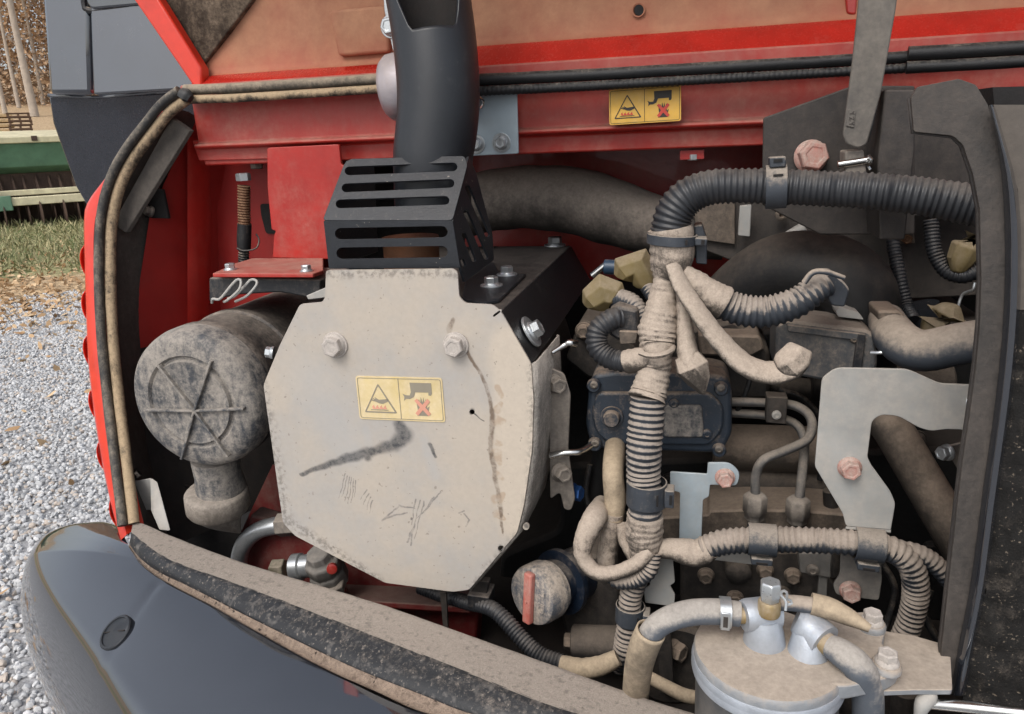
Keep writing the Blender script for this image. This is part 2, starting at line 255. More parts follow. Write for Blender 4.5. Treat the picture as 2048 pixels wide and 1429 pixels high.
# ------------------------------------------------------------------ object helpers
def tag(o, label=None, cat=None, group=None, kind=None):
    if label: o['label'] = label
    if cat: o['category'] = cat
    if group: o['group'] = group
    if kind: o['kind'] = kind
    return o
def thing(name, label, cat, loc, group=None):
    o = bpy.data.objects.new(name, None); o.empty_display_size = .03; COL.objects.link(o)
    o.location = loc; o['origin'] = tuple(loc)
    return tag(o, label, cat, group)
def rootloc(o):
    while o.parent: o = o.parent
    return V(o['origin'])
def mk(name, bm, mat, parent=None, bev=0., ang=38, sub=0, smooth=True, seg=2):
    bmesh.ops.recalc_face_normals(bm, faces=bm.faces)
    if parent is None:
        xs = [v.co for v in bm.verts]
        off = V((sum(v.x for v in xs) / len(xs), sum(v.y for v in xs) / len(xs), min(v.z for v in xs)))
    else: off = rootloc(parent)
    bmesh.ops.translate(bm, verts=bm.verts, vec=-off)
    me = bpy.data.meshes.new(name); bm.to_mesh(me); bm.free()
    for m in (mat if isinstance(mat, (list, tuple)) else [mat]): me.materials.append(MT[m] if isinstance(m, str) else m)
    o = bpy.data.objects.new(name, me); COL.objects.link(o)
    if smooth:
        me.polygons.foreach_set('use_smooth', [True] * len(me.polygons)); me.set_sharp_from_angle(angle=radians(ang))
    if parent is None: o.location = off; o['origin'] = tuple(off)
    else: o.parent = parent
    if bev:
        b = o.modifiers.new('bevel', 'BEVEL'); b.width = bev; b.segments = seg; b.limit_method = 'ANGLE'; b.angle_limit = radians(38)
    if sub:
        s = o.modifiers.new('subsurf', 'SUBSURF'); s.levels = s.render_levels = sub
    return o
B = bmesh.new
def frame(ax):
    ax = ax.normalized(); h = V((0, 0, 1)) if abs(ax.z) < .9 else V((1, 0, 0))
    a = h.cross(ax).normalized(); return a, ax.cross(a).normalized(), ax
def lathe(bm, prof, o, ax, n=32, rot=0., cap0=True, cap1=True, sx=1., sy=1., mi=0):
    a, b, c = frame(ax); rings = []
    for r, h in prof:
        rings.append([bm.verts.new(o + c * h + (a * cos(2 * pi * i / n + rot) * sx + b * sin(2 * pi * i / n + rot) * sy) * max(r, 1e-5)) for i in range(n)])
    fs = []
    for p, q in zip(rings, rings[1:]):
        for i in range(n): fs.append(bm.faces.new((p[i], p[(i + 1) % n], q[(i + 1) % n], q[i])))
    if cap0: fs.append(bm.faces.new(rings[0][::-1]))
    if cap1: fs.append(bm.faces.new(rings[-1]))
    for f in fs: f.material_index = mi
    return bm
def rnd(pts, r, k=4):
    out = []; n = len(pts)
    for i in range(n):
        p0, p, p1 = V(pts[i - 1]).to_2d(), V(pts[i]).to_2d(), V(pts[(i + 1) % n]).to_2d()
        rr = r[i] if isinstance(r, (list, tuple)) else r
        a, b = p0 - p, p1 - p; d = min(rr, a.length * .45, b.length * .45)
        if d < .3: out.append(tuple(p)); continue
        A, Bq = p + a.normalized() * d, p + b.normalized() * d
        for j in range(k + 1):
            t = j / k; out.append(tuple(A * (1 - t) ** 2 + p * 2 * t * (1 - t) + Bq * t * t))
    return out
def slot(x0, y0, x1, y1, r, n=6):
    d = V((x1 - x0, y1 - y0)); u = d.normalized(); v = V((-u.y, u.x)); o = []
    for c, s in ((V((x1, y1)), 1), (V((x0, y0)), -1)):
        for i in range(n + 1):
            t = -pi / 2 + pi * i / n; o.append(tuple(c + (u * cos(t) + v * sin(t)) * r * s))
    return o
def circ(x, y, r, n=16, ry=None): return [(x + r * cos(2 * pi * i / n), y + (ry or r) * sin(2 * pi * i / n)) for i in range(n)]
def slab(bm, loop, vec, holes=()):
    """flat piece from a closed 3-D outline (with holes), thickened along vec"""
    es = []
    for L in [loop] + list(holes):
        vs = [bm.verts.new(p) for p in L]
        es += [bm.edges.new((vs[i], vs[(i + 1) % len(vs)])) for i in range(len(vs))]
    if holes:
        r = bmesh.ops.triangle_fill(bm, use_beauty=True, use_dissolve=False, edges=es)
        fs = [g for g in r['geom'] if isinstance(g, bmesh.types.BMFace)]
    else: fs = [bm.faces.new([e.verts[0] for e in es])]
    r = bmesh.ops.extrude_face_region(bm, geom=fs)
    bmesh.ops.translate(bm, verts=[g for g in r['geom'] if isinstance(g, bmesh.types.BMVert)], vec=vec)
    return bm
def plate(bm, pts, Y, th, holes=(), f=None):
    g = f or (lambda x, y: at(x, y, Y))
    return slab(bm, [g(*p) for p in pts], V((0, th, 0)), [[g(*p) for p in h] for h in holes])
def box(bm, c, sx, sy, sz, ax=None):
    m = Matrix.Translation(c)
    if ax is not None:
        a, b, c2 = frame(ax); m = m @ Matrix((a, b, c2)).transposed().to_4x4()
    m = m @ Matrix.Diagonal((sx, sy, sz, 1))
    bmesh.ops.create_cube(bm, size=1, matrix=m); return bm
def obox(bm, c, a, b, d):
    v = [bm.verts.new(c + a * (i * .5) + b * (j * .5) + d * (k * .5)) for i in (-1, 1) for j in (-1, 1) for k in (-1, 1)]
    for f in ((0, 1, 3, 2), (4, 6, 7, 5), (0, 4, 5, 1), (2, 3, 7, 6), (0, 2, 6, 4), (1, 5, 7, 3)): bm.faces.new([v[i] for i in f])
    return bm
def catmull(P, R, step):
    P = [V(p) for p in P]; n = len(P)
    E = [P[0] * 2 - P[1]] + P + [P[-1] * 2 - P[-2]]; RR = [R[0]] + list(R) + [R[-1]]
    pts, rs = [], []
    for i in range(n - 1):
        p0, p1, p2, p3 = E[i:i + 4]; m = 24
        for j in range(m + (i == n - 2)):
            t = j / m
            pts.append(.5 * ((2 * p1) + (p2 - p0) * t + (2 * p0 - 5 * p1 + 4 * p2 - p3) * t * t + (3 * p1 - p0 - 3 * p2 + p3) * t ** 3))
            rs.append(RR[i + 1] * (1 - t) + RR[i + 2] * t)
    L = [0.]
    for a, b in zip(pts, pts[1:]): L.append(L[-1] + (b - a).length)
    N = max(4, int(L[-1] / step)); op, orr, os_ = [], [], []; j = 0
    for i in range(N + 1):
        s = L[-1] * i / N
        while j < len(L) - 2 and L[j + 1] < s: j += 1
        t = (s - L[j]) / max(L[j + 1] - L[j], 1e-9); op.append(pts[j].lerp(pts[j + 1], t)); orr.append(rs[j] * (1 - t) + rs[j + 1] * t); os_.append(s)
    return op, orr, os_
def sweep(bm, P, R, step=.006, n=18, rib=None, wrap=None, flat=1., cap=True, jit=0., mi=0, hollow=0):
    if rib: step = rib[0] / 4
    elif wrap: step = wrap[0] / 3
    pts, rs, ss = catmull(P, R, step)
    T = [(pts[min(i + 1, len(pts) - 1)] - pts[max(i - 1, 0)]).normalized() for i in range(len(pts))]
    a, b, _ = frame(T[0]); rings = []; ph = random.uniform(0, 9)
    for i, (p, r) in enumerate(zip(pts, rs)):
        a = (a - T[i] * a.dot(T[i])).normalized(); b = T[i].cross(a); rg = []
        for j in range(n):
            th = 2 * pi * j / n; k = r
            if rib: k = r * (1 - rib[1] * (.5 - .5 * tanh(2.5 * sin(2 * pi * ss[i] / rib[0] + .9 * mnoise.noise(V((ss[i] * 40, ph, 0)))))) + .03 * mnoise.noise(V((ss[i] * 30 + ph, cos(th), sin(th)))))
            if wrap:                                      # overlapped turns of tape
                u = (ss[i] / wrap[0] + th / (2 * pi)) % 1.
                k = r * (1 + wrap[1] * (u - .5) + wrap[1] * 1.2 * mnoise.noise(V((ss[i] * 90 + ph, cos(th) * 1.3, sin(th) * 1.3))))
            if jit: k *= 1 + jit * mnoise.noise(V((ss[i] * 25 + ph, cos(th), sin(th))))
            rg.append(bm.verts.new(p + (a * cos(th) + b * sin(th) * flat) * k))
        rings.append(rg)
    fs = []
    for p, q in zip(rings, rings[1:]):
        for i in range(n): fs.append(bm.faces.new((p[i], p[(i + 1) % n], q[(i + 1) % n], q[i])))
    if cap: fs += [bm.faces.new(rings[0][::-1]), bm.faces.new(rings[-1])]
    for f in fs: f.material_index = mi
    return bm
def pp(L):
    """[(px, py, Y, radius px)] -> points, radii in metres"""
    P = [at(x, y, Y) for x, y, Y, r in L]; return P, [q[3] * mpp(p) for p, q in zip(P, L)]
def hose(name, L, mat, parent=None, **k):
    bm = B(); P, R = pp(L); sweep(bm, P, R, **k); return mk(name, bm, mat, parent, ang=60)
def bolt(parent, p, ax, r, mat='zinc', name='bolt', wash=1.55, h=None, mi=None):
    """flanged hex head, r = half width across flats (metres)"""
    bm = B(); a = ax.normalized(); h = h or r * 1.15; R = r * 1.12
    if wash: lathe(bm, [(r * wash, -.001), (r * wash, r * .16), (r * wash * .96, r * .24)], p, a, 24)
    if wash: lathe(bm, [(r * 1.28, r * .2), (r * 1.24, r * .34), (r * 1.05, r * .55)], p, a, 24)
    lathe(bm, [(R, r * .3), (R, r * .3 + h * .86), (R * .9, r * .3 + h), (R * .62, r * .3 + h), (R * .58, r * .3 + h * .95)], p, a, 6, rot=random.uniform(0, 1))
    return mk(name, bm, mat, parent, ang=30, bev=r * .05, seg=1)
def nbolt(parent, x, y, Y, rpx, mat='zinc', ax=V((0, -1, 0)), **k):
    p = at(x, y, Y); return bolt(parent, p, ax, rpx * mpp(p), mat, **k)
FR = V((0, -1, 0)); ZU = V((0, 0, 1))
def bil(c, Y, off=0.):
    """unit square -> quad of four photo points on plane Y"""
    q = [at(x, y, Y) + V((0, -off, 0)) for x, y in c]
    return lambda u, v: (q[0] * (1 - u) + q[1] * u) * (1 - v) + (q[3] * (1 - u) + q[2] * u) * v
def warning_label(parent, c, Y, my, mk_, mr):
    g = bil(c, Y, .0006)
    fl = lambda L, o=0.: [g(x, y) + V((0, -o, 0)) for x, y in L]
    def rr(x0, y0, x1, y1, r): return rnd([(x0, y0), (x1, y0), (x1, y1), (x0, y1)], r, 4)
    bm = B(); slab(bm, fl([(x / 175, y / 90) for x, y in rr(0, 0, 175, 90, 6)]), V((0, .0008, 0)))
    lab = mk('warning_label', bm, my, parent)
    N = lambda L: [(x / 175, y / 90) for x, y in L]
    bm = B(); t = V((0, .0003, 0)); o = .0004
    slab(bm, fl(N(rr(3, 3, 172, 87, 5)), o), t, [fl(N(rr(4, 4, 171, 86, 4)), o)])
    slab(bm, fl(N([(86.4, 4), (87.6, 4), (87.6, 86), (86.4, 86)]), o), t)
    slab(bm, fl(N(rnd([(45, 14), (80, 75), (12, 75)], 4)), o), t, [fl(N(rnd([(45, 19), (75, 72.3), (16, 72.3)], 2)), o)])
    slab(bm, fl(N([(28, 47), (36, 49), (30, 44), (38, 47), (36, 43), (44, 48), (62, 46), (63, 51), (52, 56), (44, 55), (38, 52), (30, 50)]), o), t)
    slab(bm, fl(N([(26, 68.4), (62, 68.4), (62, 69.8), (26, 69.8)]), o), t)
    slab(bm, fl(N([(110, 11), (153, 11), (153, 32), (151, 36), (146, 36), (146, 30), (120, 30), (116, 40), (108, 44), (100, 44), (96, 48), (97, 40), (94, 34), (101, 37), (108, 37), (111, 30)]), o), t)
    hand = [(120, 78), (122, 66), (121, 52), (124, 52), (126, 44), (128, 52), (130, 40), (133, 52), (135, 40), (137, 52), (140, 43), (141, 53), (141, 62), (146, 58), (143, 70), (143, 78)]
    slab(bm, fl(N(hand), o), t)
    mk('pictogram', bm, mk_, lab, smooth=False)
    bm = B(); X_ = [(117, 47), (122, 43), (132.5, 55), (143, 43), (148, 48), (138, 60.5), (148, 73), (143, 78), (132.5, 66), (122, 78), (117, 73), (127, 60.5)]
    slab(bm, fl(N(X_), .0008), t); mk('red_cross', bm, mr, lab, smooth=False)
    bm = B(); wv = [(30, 66), (29, 62), (33, 59), (33, 63), (36, 66), (37, 62), (41, 59), (41, 63), (44, 66), (45, 62), (49, 59), (49, 63), (52, 66), (53, 62), (57, 59), (57, 63), (59, 66)]
    slab(bm, fl(N(wv + [(59, 67), (30, 67)]), .0004), t); mk('heat_waves', bm, mr, lab, smooth=False)
    return lab
# ================================================================== THE SETTING
SN = V((-.73, .684, 0)); SE = V((.684, .73, 0))            # away from the machine's left corner / across that view
def gh(x, y):
    s = SN.x * x + SN.y * y; t = max(0., s - 7.5); return .112 * t * t / (t + 3.)
def gray(px, py):
    d = ray(px, py); t = .5
    for i in range(400):
        p = CAM + d * t
        if p.z <= gh(p.x, p.y): break
        t *= 1.012
    return V((p.x, p.y, gh(p.x, p.y)))
def ground_material():
    k = NT('gravel_grass_and_straw_ground'); p = k.p
    x = k.n('SeparateXYZ'); k.l(k.pos(), x.inputs[0])
    s = k.math('ADD', k.math('MULTIPLY', x.outputs[0], SN.x), k.math('MULTIPLY', x.outputs[1], SN.y))
    s = k.math('ADD', s, k.math('MULTIPLY_ADD', k.noise(.9, 5, .65), 3.0, -1.5))
    st = k.mix(k.ramp(k.noise(38, 4, .6), .3, .7), S(120, 120, 120), S(170, 170, 172))
    lf = k.mix(k.ramp(k.noise(16, 6, .7), .35, .65), S(150, 124, 92), S(196, 172, 138))
    gr = k.mix(k.ramp(k.noise(9, 6, .7), .35, .65), S(112, 118, 76), S(166, 158, 118))
    c = k.mix(k.ramp(s, 8.2, 9.0), st, lf); c = k.mix(k.ramp(s, 10.0, 10.9), c, gr); c = k.mix(k.ramp(s, 14.5, 16.5), c, lf)
    k.l(c, p.inputs['Base Color']); p.inputs['Roughness'].default_value = .95
    k.bump(k.noise(60, 5, .6), .6, .02); return k.m
MT['ground'] = ground_material()
bm = B(); rows = []
for i in range(90):
    s = -16 + 120 * (i / 89) ** 2 if i > 30 else -80 + i * (64 + 120 * (31 / 89) ** 2) / 31
    rows.append([(SN * s + SE * e) for e in (-150, -60, -30, -15, -8, -4, -2, 0, 2, 4, 8, 15, 30, 60, 150)])
vr = [[bm.verts.new((p.x, p.y, gh(p.x, p.y))) for p in r] for r in rows]
for a, b in zip(vr, vr[1:]):
    for i in range(len(a) - 1): bm.faces.new((a[i], a[i + 1], b[i + 1], b[i]))
tag(mk('ground', bm, 'ground'), kind='structure')

def scatter_mesh(name, base_v, base_f, P, Sx, mat, label, cat, kind='stuff', flat=1.):
    """many small loose pieces (stones, leaves, blades) as one mass"""
    n = len(P); bv = np.array(base_v, float); m = len(bv)
    q = rng.normal(size=(n, 4)); q[:, 1:3] *= flat; q /= np.linalg.norm(q, axis=1)[:, None]
    w_, x_, y_, z_ = q.T
    Rm = np.stack([np.stack([1 - 2 * (y_ * y_ + z_ * z_), 2 * (x_ * y_ - z_ * w_), 2 * (x_ * z_ + y_ * w_)], -1),
                   np.stack([2 * (x_ * y_ + z_ * w_), 1 - 2 * (x_ * x_ + z_ * z_), 2 * (y_ * z_ - x_ * w_)], -1),
                   np.stack([2 * (x_ * z_ - y_ * w_), 2 * (y_ * z_ + x_ * w_), 1 - 2 * (x_ * x_ + y_ * y_)], -1)], 1)
    vs = np.einsum('nij,mnj->mni', Rm, np.broadcast_to(bv[:, None, :], (m, n, 3)) * Sx[None]) + P[None]
    vs = vs.transpose(1, 0, 2).reshape(-1, 3)
    bf = np.array(base_f); fs = (bf[None] + (np.arange(n) * m)[:, None, None]).reshape(-1, bf.shape[1])
    me = bpy.data.meshes.new(name); me.from_pydata(vs.tolist(), [], fs.tolist()); me.materials.append(MT[mat])
    me.polygons.foreach_set('use_smooth', [True] * len(me.polygons)); me.set_sharp_from_angle(angle=radians(50))
    o = bpy.data.objects.new(name, me); COL.objects.link(o); return tag(o, label, cat, kind=kind)
def isl(colA, colB, name, rough=.9, spec=.3, extra=None):
    """colour that differs from piece to piece"""
    k = NT(name); g = k.n('NewGeometry'); r = g.outputs['Random Per Island']
    c = k.mix(r, colA, colB)
    if extra: c = k.mix(k.ramp(k.math('FRACT', k.math('MULTIPLY', r, 7.31)), .82, .84), c, extra)
    c = k.mix(k.ramp(k.noise(120, 4, .6), .3, .7, 0, .25), c, (.1, .1, .1, 1))
    k.l(c, k.p.inputs['Base Color']); k.p.inputs['Roughness'].default_value = rough; k.p.inputs['Specular IOR Level'].default_value = spec
    return k.m
MT['stone'] = isl(S(178, 179, 180), S(216, 216, 216), 'crushed_limestone', extra=S(196, 184, 172))
MT['leaf'] = isl(S(170, 132, 92), S(214, 186, 148), 'dry_brown_leaf', .8); MT['blade'] = isl(S(106, 118, 72), S(184, 172, 132), 'grass_blade', .7)
MT['crownleaf'] = isl(S(196, 164, 132), S(222, 190, 154), 'autumn_leaf', .8, extra=S(190, 176, 160))
MT['bark'] = dm('pale_grey_bark', S(178, 166, 152), .9, dust=.3, dcol=S(140, 126, 112), ns=3, up=0, soft=.3, bump=.6, bs=30)
ib = bmesh.new(); bmesh.ops.create_icosphere(ib, subdivisions=1, radius=1); iv = [tuple(v.co * random.uniform(.8, 1.15)) for v in ib.verts]; jf = [tuple(v.index for v in f.verts) for f in ib.faces]; ib.free()
n = 62000
s = 1.15 + (rng.random(n) ** .75) * 8.2; e = rng.uniform(-1, 1, n) * (.35 + .24 * s) - .20 * 0
P = np.outer(s, SN) + np.outer(e, SE)
k_ = (P[:, 0] < -.75) | (P[:, 1] > 2.2); P = P[k_]; s = s[k_]; n = len(P)
sz = rng.uniform(.005, .0125, n) * (1 + .02 * s)
P[:, 2] = np.array([gh(a, b) for a, b in P[:, :2]]) + sz * rng.uniform(.1, .8, n)
scatter_mesh('gravel', iv, jf, P, sz[:, None] * rng.uniform(.7, 1.35, (n, 3)), 'stone', 'pale grey crushed stone gravel covering the drive', 'gravel')
lv = [(-1, 0, 0), (-.3, -.45, .12), (.4, -.4, .05), (1, 0, .2), (.4, .4, .1), (-.3, .45, 0)]; lf_ = [(0, 1, 4, 5), (1, 2, 3, 4)]
n = 5200; s = np.concatenate([rng.uniform(1.6, 8, 90), rng.normal(9.6, 1.1, n - 90)]); e = rng.uniform(-1, 1, n) * (.4 + .3 * s)
P = np.outer(s, SN) + np.outer(e, SE); P[:, 2] = [gh(a, b) + .022 for a, b in P[:, :2]]
scatter_mesh('fallen_leaves', lv, lf_, P, rng.uniform(.02, .05, n)[:, None] * np.ones((1, 3)), 'leaf', 'dry tan leaves lying between gravel and grass', 'leaves', flat=.35)
n = 26000; s = rng.uniform(8.9, 15.5, n); e = rng.uniform(-1, 1, n) * (.4 + .28 * s)
P = np.outer(s, SN) + np.outer(e, SE); P[:, 2] = [gh(a, b) for a, b in P[:, :2]]
kk = np.array([mnoise.noise(V((a * .8, b * .8, 0))) for a, b in P[:, :2]]) + (s - 10.0) * .5 > rng.random(n) * .5; P = P[kk]
scatter_mesh('grass', [(-.06, 0, 0), (.06, 0, 0), (.03, .1, .6), (.2, .35, 1)], [(0, 1, 2), (1, 3, 2)], P, rng.uniform(.05, .14, len(P))[:, None] * np.ones((1, 3)), 'blade', 'short green and straw coloured grass beside the drive', 'grass', flat=.3)

# ---- wood behind the field
def tree(base, h, r, label, lean, nleaf=1500, bare=False):
    t = thing('autumn_tree', label, 'tree', base, 'trees at the edge of the field')
    bm = B(); P = [base + V((lean * h * (i / 5) ** 1.4, 0, h * i / 5)) + V((random.uniform(-.1, .1), random.uniform(-.1, .1), 0)) * (i > 0) for i in range(6)]
    sweep(bm, P, [r * 1.35, r, r * .85, r * .65, r * .4, r * .1], step=.5, n=10); tips = []
    for j in range(11):
        f = .3 + .65 * j / 11; i0 = min(int(f * 5), 4); p = P[i0].lerp(P[i0 + 1], f * 5 - i0); a = random.uniform(0, 2 * pi); L = h * .26 * (1.15 - f)
        q = p + V((cos(a) * L, sin(a) * L, L * .7)); q2 = q + V((cos(a + .6) * L * .5, sin(a + .6) * L * .5, L * .5))
        sweep(bm, [p, p.lerp(q, .55) + V((0, 0, -.05 * L)), q, q2], [r * .35 * (1.2 - f), r * .26 * (1.2 - f), r * .15, r * .04], step=.4, n=6); tips += [p.lerp(q, .6), q, q2]
    mk('trunk', bm, 'bark', t, ang=60)
    C = np.array([list(random.choice(tips)) for _ in range(nleaf)]) + rng.normal(size=(nleaf, 3)) * h * .055
    o = scatter_mesh('crown', lv, lf_, C - np.array(base), rng.uniform(.05, .12, nleaf)[:, None] * np.ones((1, 3)), 'crownleaf', None, None, kind=None); o.parent = t
spots = [(8, 40, -.04), (38, 44, .02), (66, 38, -.06), (88, 46, .03)]
names = ['brown leaved tree just behind the timber stack', 'slim autumn tree between two paler trunks', 'autumn tree with the palest leaning trunk beside the dark cab', 'slender tree half hidden by the dark cab edge']
for (px, s_, ln), nm in zip(spots, names):
    d = ray(px, 215); d = V((d.x, d.y, 0)); d /= (d.x * SN.x + d.y * SN.y); b = d * s_; tree(V((b.x, b.y, gh(b.x, b.y))), random.uniform(13, 17), .075 + (px == 66) * .05, nm, ln, 5200)
n = 90000; s = rng.uniform(45, 56, n); _q = ray(40, 150); e0 = (_q.x * SE.x + _q.y * SE.y) / (_q.x * SN.x + _q.y * SN.y) * 50; e = rng.uniform(e0 - 6, e0 + 7, n); P = np.outer(s, SN) + np.outer(e, SE)
P[:, 2] = [gh(a, b) for a, b in P[:, :2]] + rng.random(n) * 17
scatter_mesh('far_woods', lv, lf_, P, rng.uniform(.06, .15, n)[:, None] * np.ones((1, 3)), 'crownleaf', 'brown autumn wood in the far distance', 'woods')

# ---- stacked timber and pallets on the field
def facing(px, py):
    g = gray(px, py); d = V((g.x, g.y, 0)).normalized(); return g, d, V((d.y, -d.x, 0))       # base, away, across
MT['pallet'] = dm('weathered_pallet_wood', S(112, 88, 70), .9, dust=.4, dcol=S(76, 60, 50), ns=6, up=.2, soft=.3, bump=.4, bs=60)
MT['timber'] = dm('straw_coloured_timber', S(196, 168, 126), .9, dust=.4, dcol=S(160, 132, 96), ns=5, up=.2, soft=.3, bump=.4, bs=60)
g0, dA, eA = facing(47, 275); u = mpp(g0)
wd = 40 * u; lay = 46 * u / 6
for i in range(6):
    nm = ['lowest', 'second lowest', 'third from the ground', 'fourth from the ground', 'fifth from the ground', 'topmost'][i]
    c = g0 + ZU * (lay * i) + eA * random.uniform(-.04, .04) * wd
    t = thing('wooden_pallet', f'{nm} weathered wooden pallet of the stack beyond the green machine', 'pallet', c, 'pallets stacked on the field')
    for z0, nb in ((.86, 5), (.10, 3)):
        for b_ in range(nb):
            bm = B(); obox(bm, c + dA * (wd * .9 * (b_ / (nb - 1) - .5)) + ZU * lay * z0, eA * wd, dA * wd * .12, ZU * lay * .16)
            mk('deck_board', bm, 'pallet', t)
    for b_ in range(3):
        bm = B(); obox(bm, c + eA * (wd * .44 * (b_ - 1)) + ZU * lay * .48, eA * wd * .1, dA * wd * .95, ZU * lay * .56); mk('stringer', bm, 'pallet', t)
for j, (px, py, n_) in enumerate(((8, 266, 4),)):
    g0, dA, eA = facing(px, py); u = mpp(g0)
    for i in range(n_):
        bm = B(); obox(bm, g0 + ZU * (i * 9.4 * u + 3 * u), eA * 40 * u, dA * 60 * u, ZU * 6 * u)
        tag(mk('sawn_timber', bm, 'timber', bev=u), f"{['lowest', 'second lowest', 'second highest', 'topmost'][i]} straw coloured length of timber in the {['timber stack beside the pallets', 'timber stack farthest from the pallets'][j]}", 'timber', 'timber stacked on the field')

# ---- green seed drill beyond the grass
MT['drill_green'] = dm('faded_green_paint', S(92, 128, 104), .5, dust=.24, dcol=S(140, 140, 118), ns=4, up=.3, soft=.3, bump=.1, bs=60)
MT['drill_cream'] = dm('cream_weathered_lid', S(208, 200, 166), .6, dust=.3, dcol=S(170, 150, 118), ns=4, up=.1, soft=.3, bump=.1, bs=60)
MT['drill_rust'] = dm('rusty_steel_discs', S(64, 50, 44), .8, .2, dust=.4, dcol=S(110, 82, 60), ns=9, up=.2, soft=.3, bump=.3, bs=60)
g0, dA, eA = facing(100, 452); u = mpp(g0)
dt = thing('seed_drill', 'green farm seed drill with cream lid standing on the grass', 'farm machine', g0)
def dpt(x, y, dep=0.): return g0 + eA * ((x - 100) * u) + ZU * ((452 - y) * u) + dA * dep
def dprof(name, prof, x0, x1, mat, par=dt, bev=.012):
    bm = B(); slab(bm, [dpt(x0, y, dd) for y, dd in prof], eA * ((x1 - x0) * u)); return mk(name, bm, mat, par, bev=bev)
hp = dprof('hopper', [(297, 0), (340, .12), (352, .30), (352, .55), (285, .75), (285, .05)], -330, 300, 'drill_green')
ld = dprof('lid', [(284, -.06), (296, -.05), (292, .2), (276, .8), (270, .8)], -336, 304, 'drill_cream', hp)
for i in range(6): dprof('hinge', [(283, -.075), (292, -.075), (292, -.05), (283, -.05)], -300 + i * 100, -290 + i * 100, 'drill_rust', ld, .004)
dprof('label', [(300, .01), (316, .05), (316, .0), (300, -.02)], -14, 18, 'white_tag', hp, 0)
dprof('cross_beam', [(383, .05), (394, .05), (394, .15), (383, .15)], 8, 300, 'drill_cream'); dprof('cross_beam', [(383, .05), (394, .05), (394, .15), (383, .15)], -330, -6, 'drill_cream')
dprof('tool_bar', [(396, -.1), (412, -.1), (412, .02), (396, .02)], 44, 300, 'drill_cream')
dprof('end_frame', [(350, -.12), (424, -.16), (424, .02), (350, .3)], -6, 6, 'drill_green'); dprof('end_frame', [(392, -.14), (420, -.14), (420, .0), (392, .0)], 4, 46, 'drill_green')
dprof('seed_box', [(350, .32), (404, .30), (404, .6), (350, .6)], -325, 298, 'drill_rust'); dprof('opener_bank', [(404, .2), (446, .24), (446, .5), (404, .5)], -325, 298, 'drill_rust')
for i in range(30):
    x = -320 + i * 20.5 + random.uniform(-2, 2)
    c = dpt(x, 428, random.uniform(-.05, .12)); bm = B(); lathe(bm, [(.17, -.012), (.20, 0), (.17, .012)], c, eA + dA * .15, 18); mk('disc', bm, 'drill_rust', dt)
    bm = B(); sweep(bm, [dpt(x + 3, 350, .4), dpt(x + 4, 372, .22), dpt(x + 6, 405, .12), dpt(x + 2, 428, .06)], [.02] * 4, step=.08, n=6); mk('seed_tube', bm, 'drill_rust', dt)
for i in range(2):
    bm = B(); lathe(bm, [(.30, -.08), (.36, -.06), (.36, .06), (.30, .08)], dpt(-240 + i * 480, 408, .5), eA, 24); mk('wheel', bm, 'black_rubber', dt)

# ================================================================== EXCAVATOR BODY AROUND THE ENGINE BAY
def grid(bm, rows, mi=0):
    vs = [[bm.verts.new(p) for p in r] for r in rows]
    for a, b in zip(vs, vs[1:]):
        for i in range(len(a) - 1):
            f = bm.faces.new((a[i], a[i + 1], b[i + 1], b[i])); f.material_index = mi
    return bm
def crv(P, n):
    """smooth curve through points, n samples"""
    pts, _, _ = catmull(P, [1] * len(P), .004); m = len(pts) - 1
    return [pts[round(i * m / (n - 1))] for i in range(n)]
def xrail(bm, prof, x0, x1):
    """(Y, Z) outline swept along the machine's X"""
    slab(bm, [V((x0, y, z)) for y, z in prof], V((x1 - x0, 0, 0))); return bm
YR = 1.0
xz = lambda x, y, Y=YR: (at(x, y, Y).x, at(x, y, Y).z)

# ---- cab side behind the bay
cab = thing('cab_side', 'blue black sheet metal side of the cab behind the red hood', 'cab panel', at(250, 330, 1.35))
YC = 1.35
def cabface(name, pts, Y, mat, parent, lean=0., th=.02, bev=.004):
    """lean: how far the lower end tucks away, metres per metre of height"""
    top = max(at(x, y, Y).z for x, y in pts)
    def g(x, y):
        Yv = Y
        for _ in range(4): Yv = Y + lean * (top - at(x, y, Yv).z)
        return at(x, y, Yv)
    bm = B(); slab(bm, [g(*p) for p in pts], V((0, th, 0))); return mk(name, bm, mat, parent, bev=bev)
cabface('upper_panel', [(174, -160), (560, -160), (560, 165), (345, 181), (186, 190)], YC, 'cab', cab, lean=-.16)
cabface('corner_panel', [(72, -160), (172, -160), (183, 190), (97, 190), (88, 60)], YC + .006, 'cab', cab, lean=-.12, bev=.012)
cabface('lower_panel', [(97, 192), (190, 194), (345, 184), (470, 176), (470, 420), (190, 440), (150, 372), (105, 246)], YC - .004, 'cab_shaded', cab, lean=.32)
bm = B(); sweep(bm, [at(97, 191, YC - .006), at(190, 194, YC - .01), at(270, 188, YC - .01), at(346, 181, YC - .008)], [.0035] * 4, step=.008, n=8, jit=.3); mk('weld_seam', bm, 'cab', cab)
bm = B(); sweep(bm, [at(171, 20, YC - .012), at(176, 80, YC + .0), at(180, 140, YC + .004), at(184, 188, YC - .004)], [.003] * 4, step=.006, n=8, jit=.5); mk('sealant_seam', bm, 'black_rubber', cab)
bm = B(); plate(bm, rnd([(168, -150), (560, -150), (560, -10), (262, 12), (182, 19), (172, 6)], 10), YC - .03, .012); mk('window_frame', bm, 'cab', cab, bev=.004)
bm = B(); sweep(bm, [at(166, -140, YC - .02), at(168, 0, YC - .02), at(178, 21, YC - .02), at(200, 22, YC - .02), at(262, 14, YC - .02)], [.006] * 5, step=.01, n=8); mk('rubber_gasket', bm, 'black_rubber', cab)

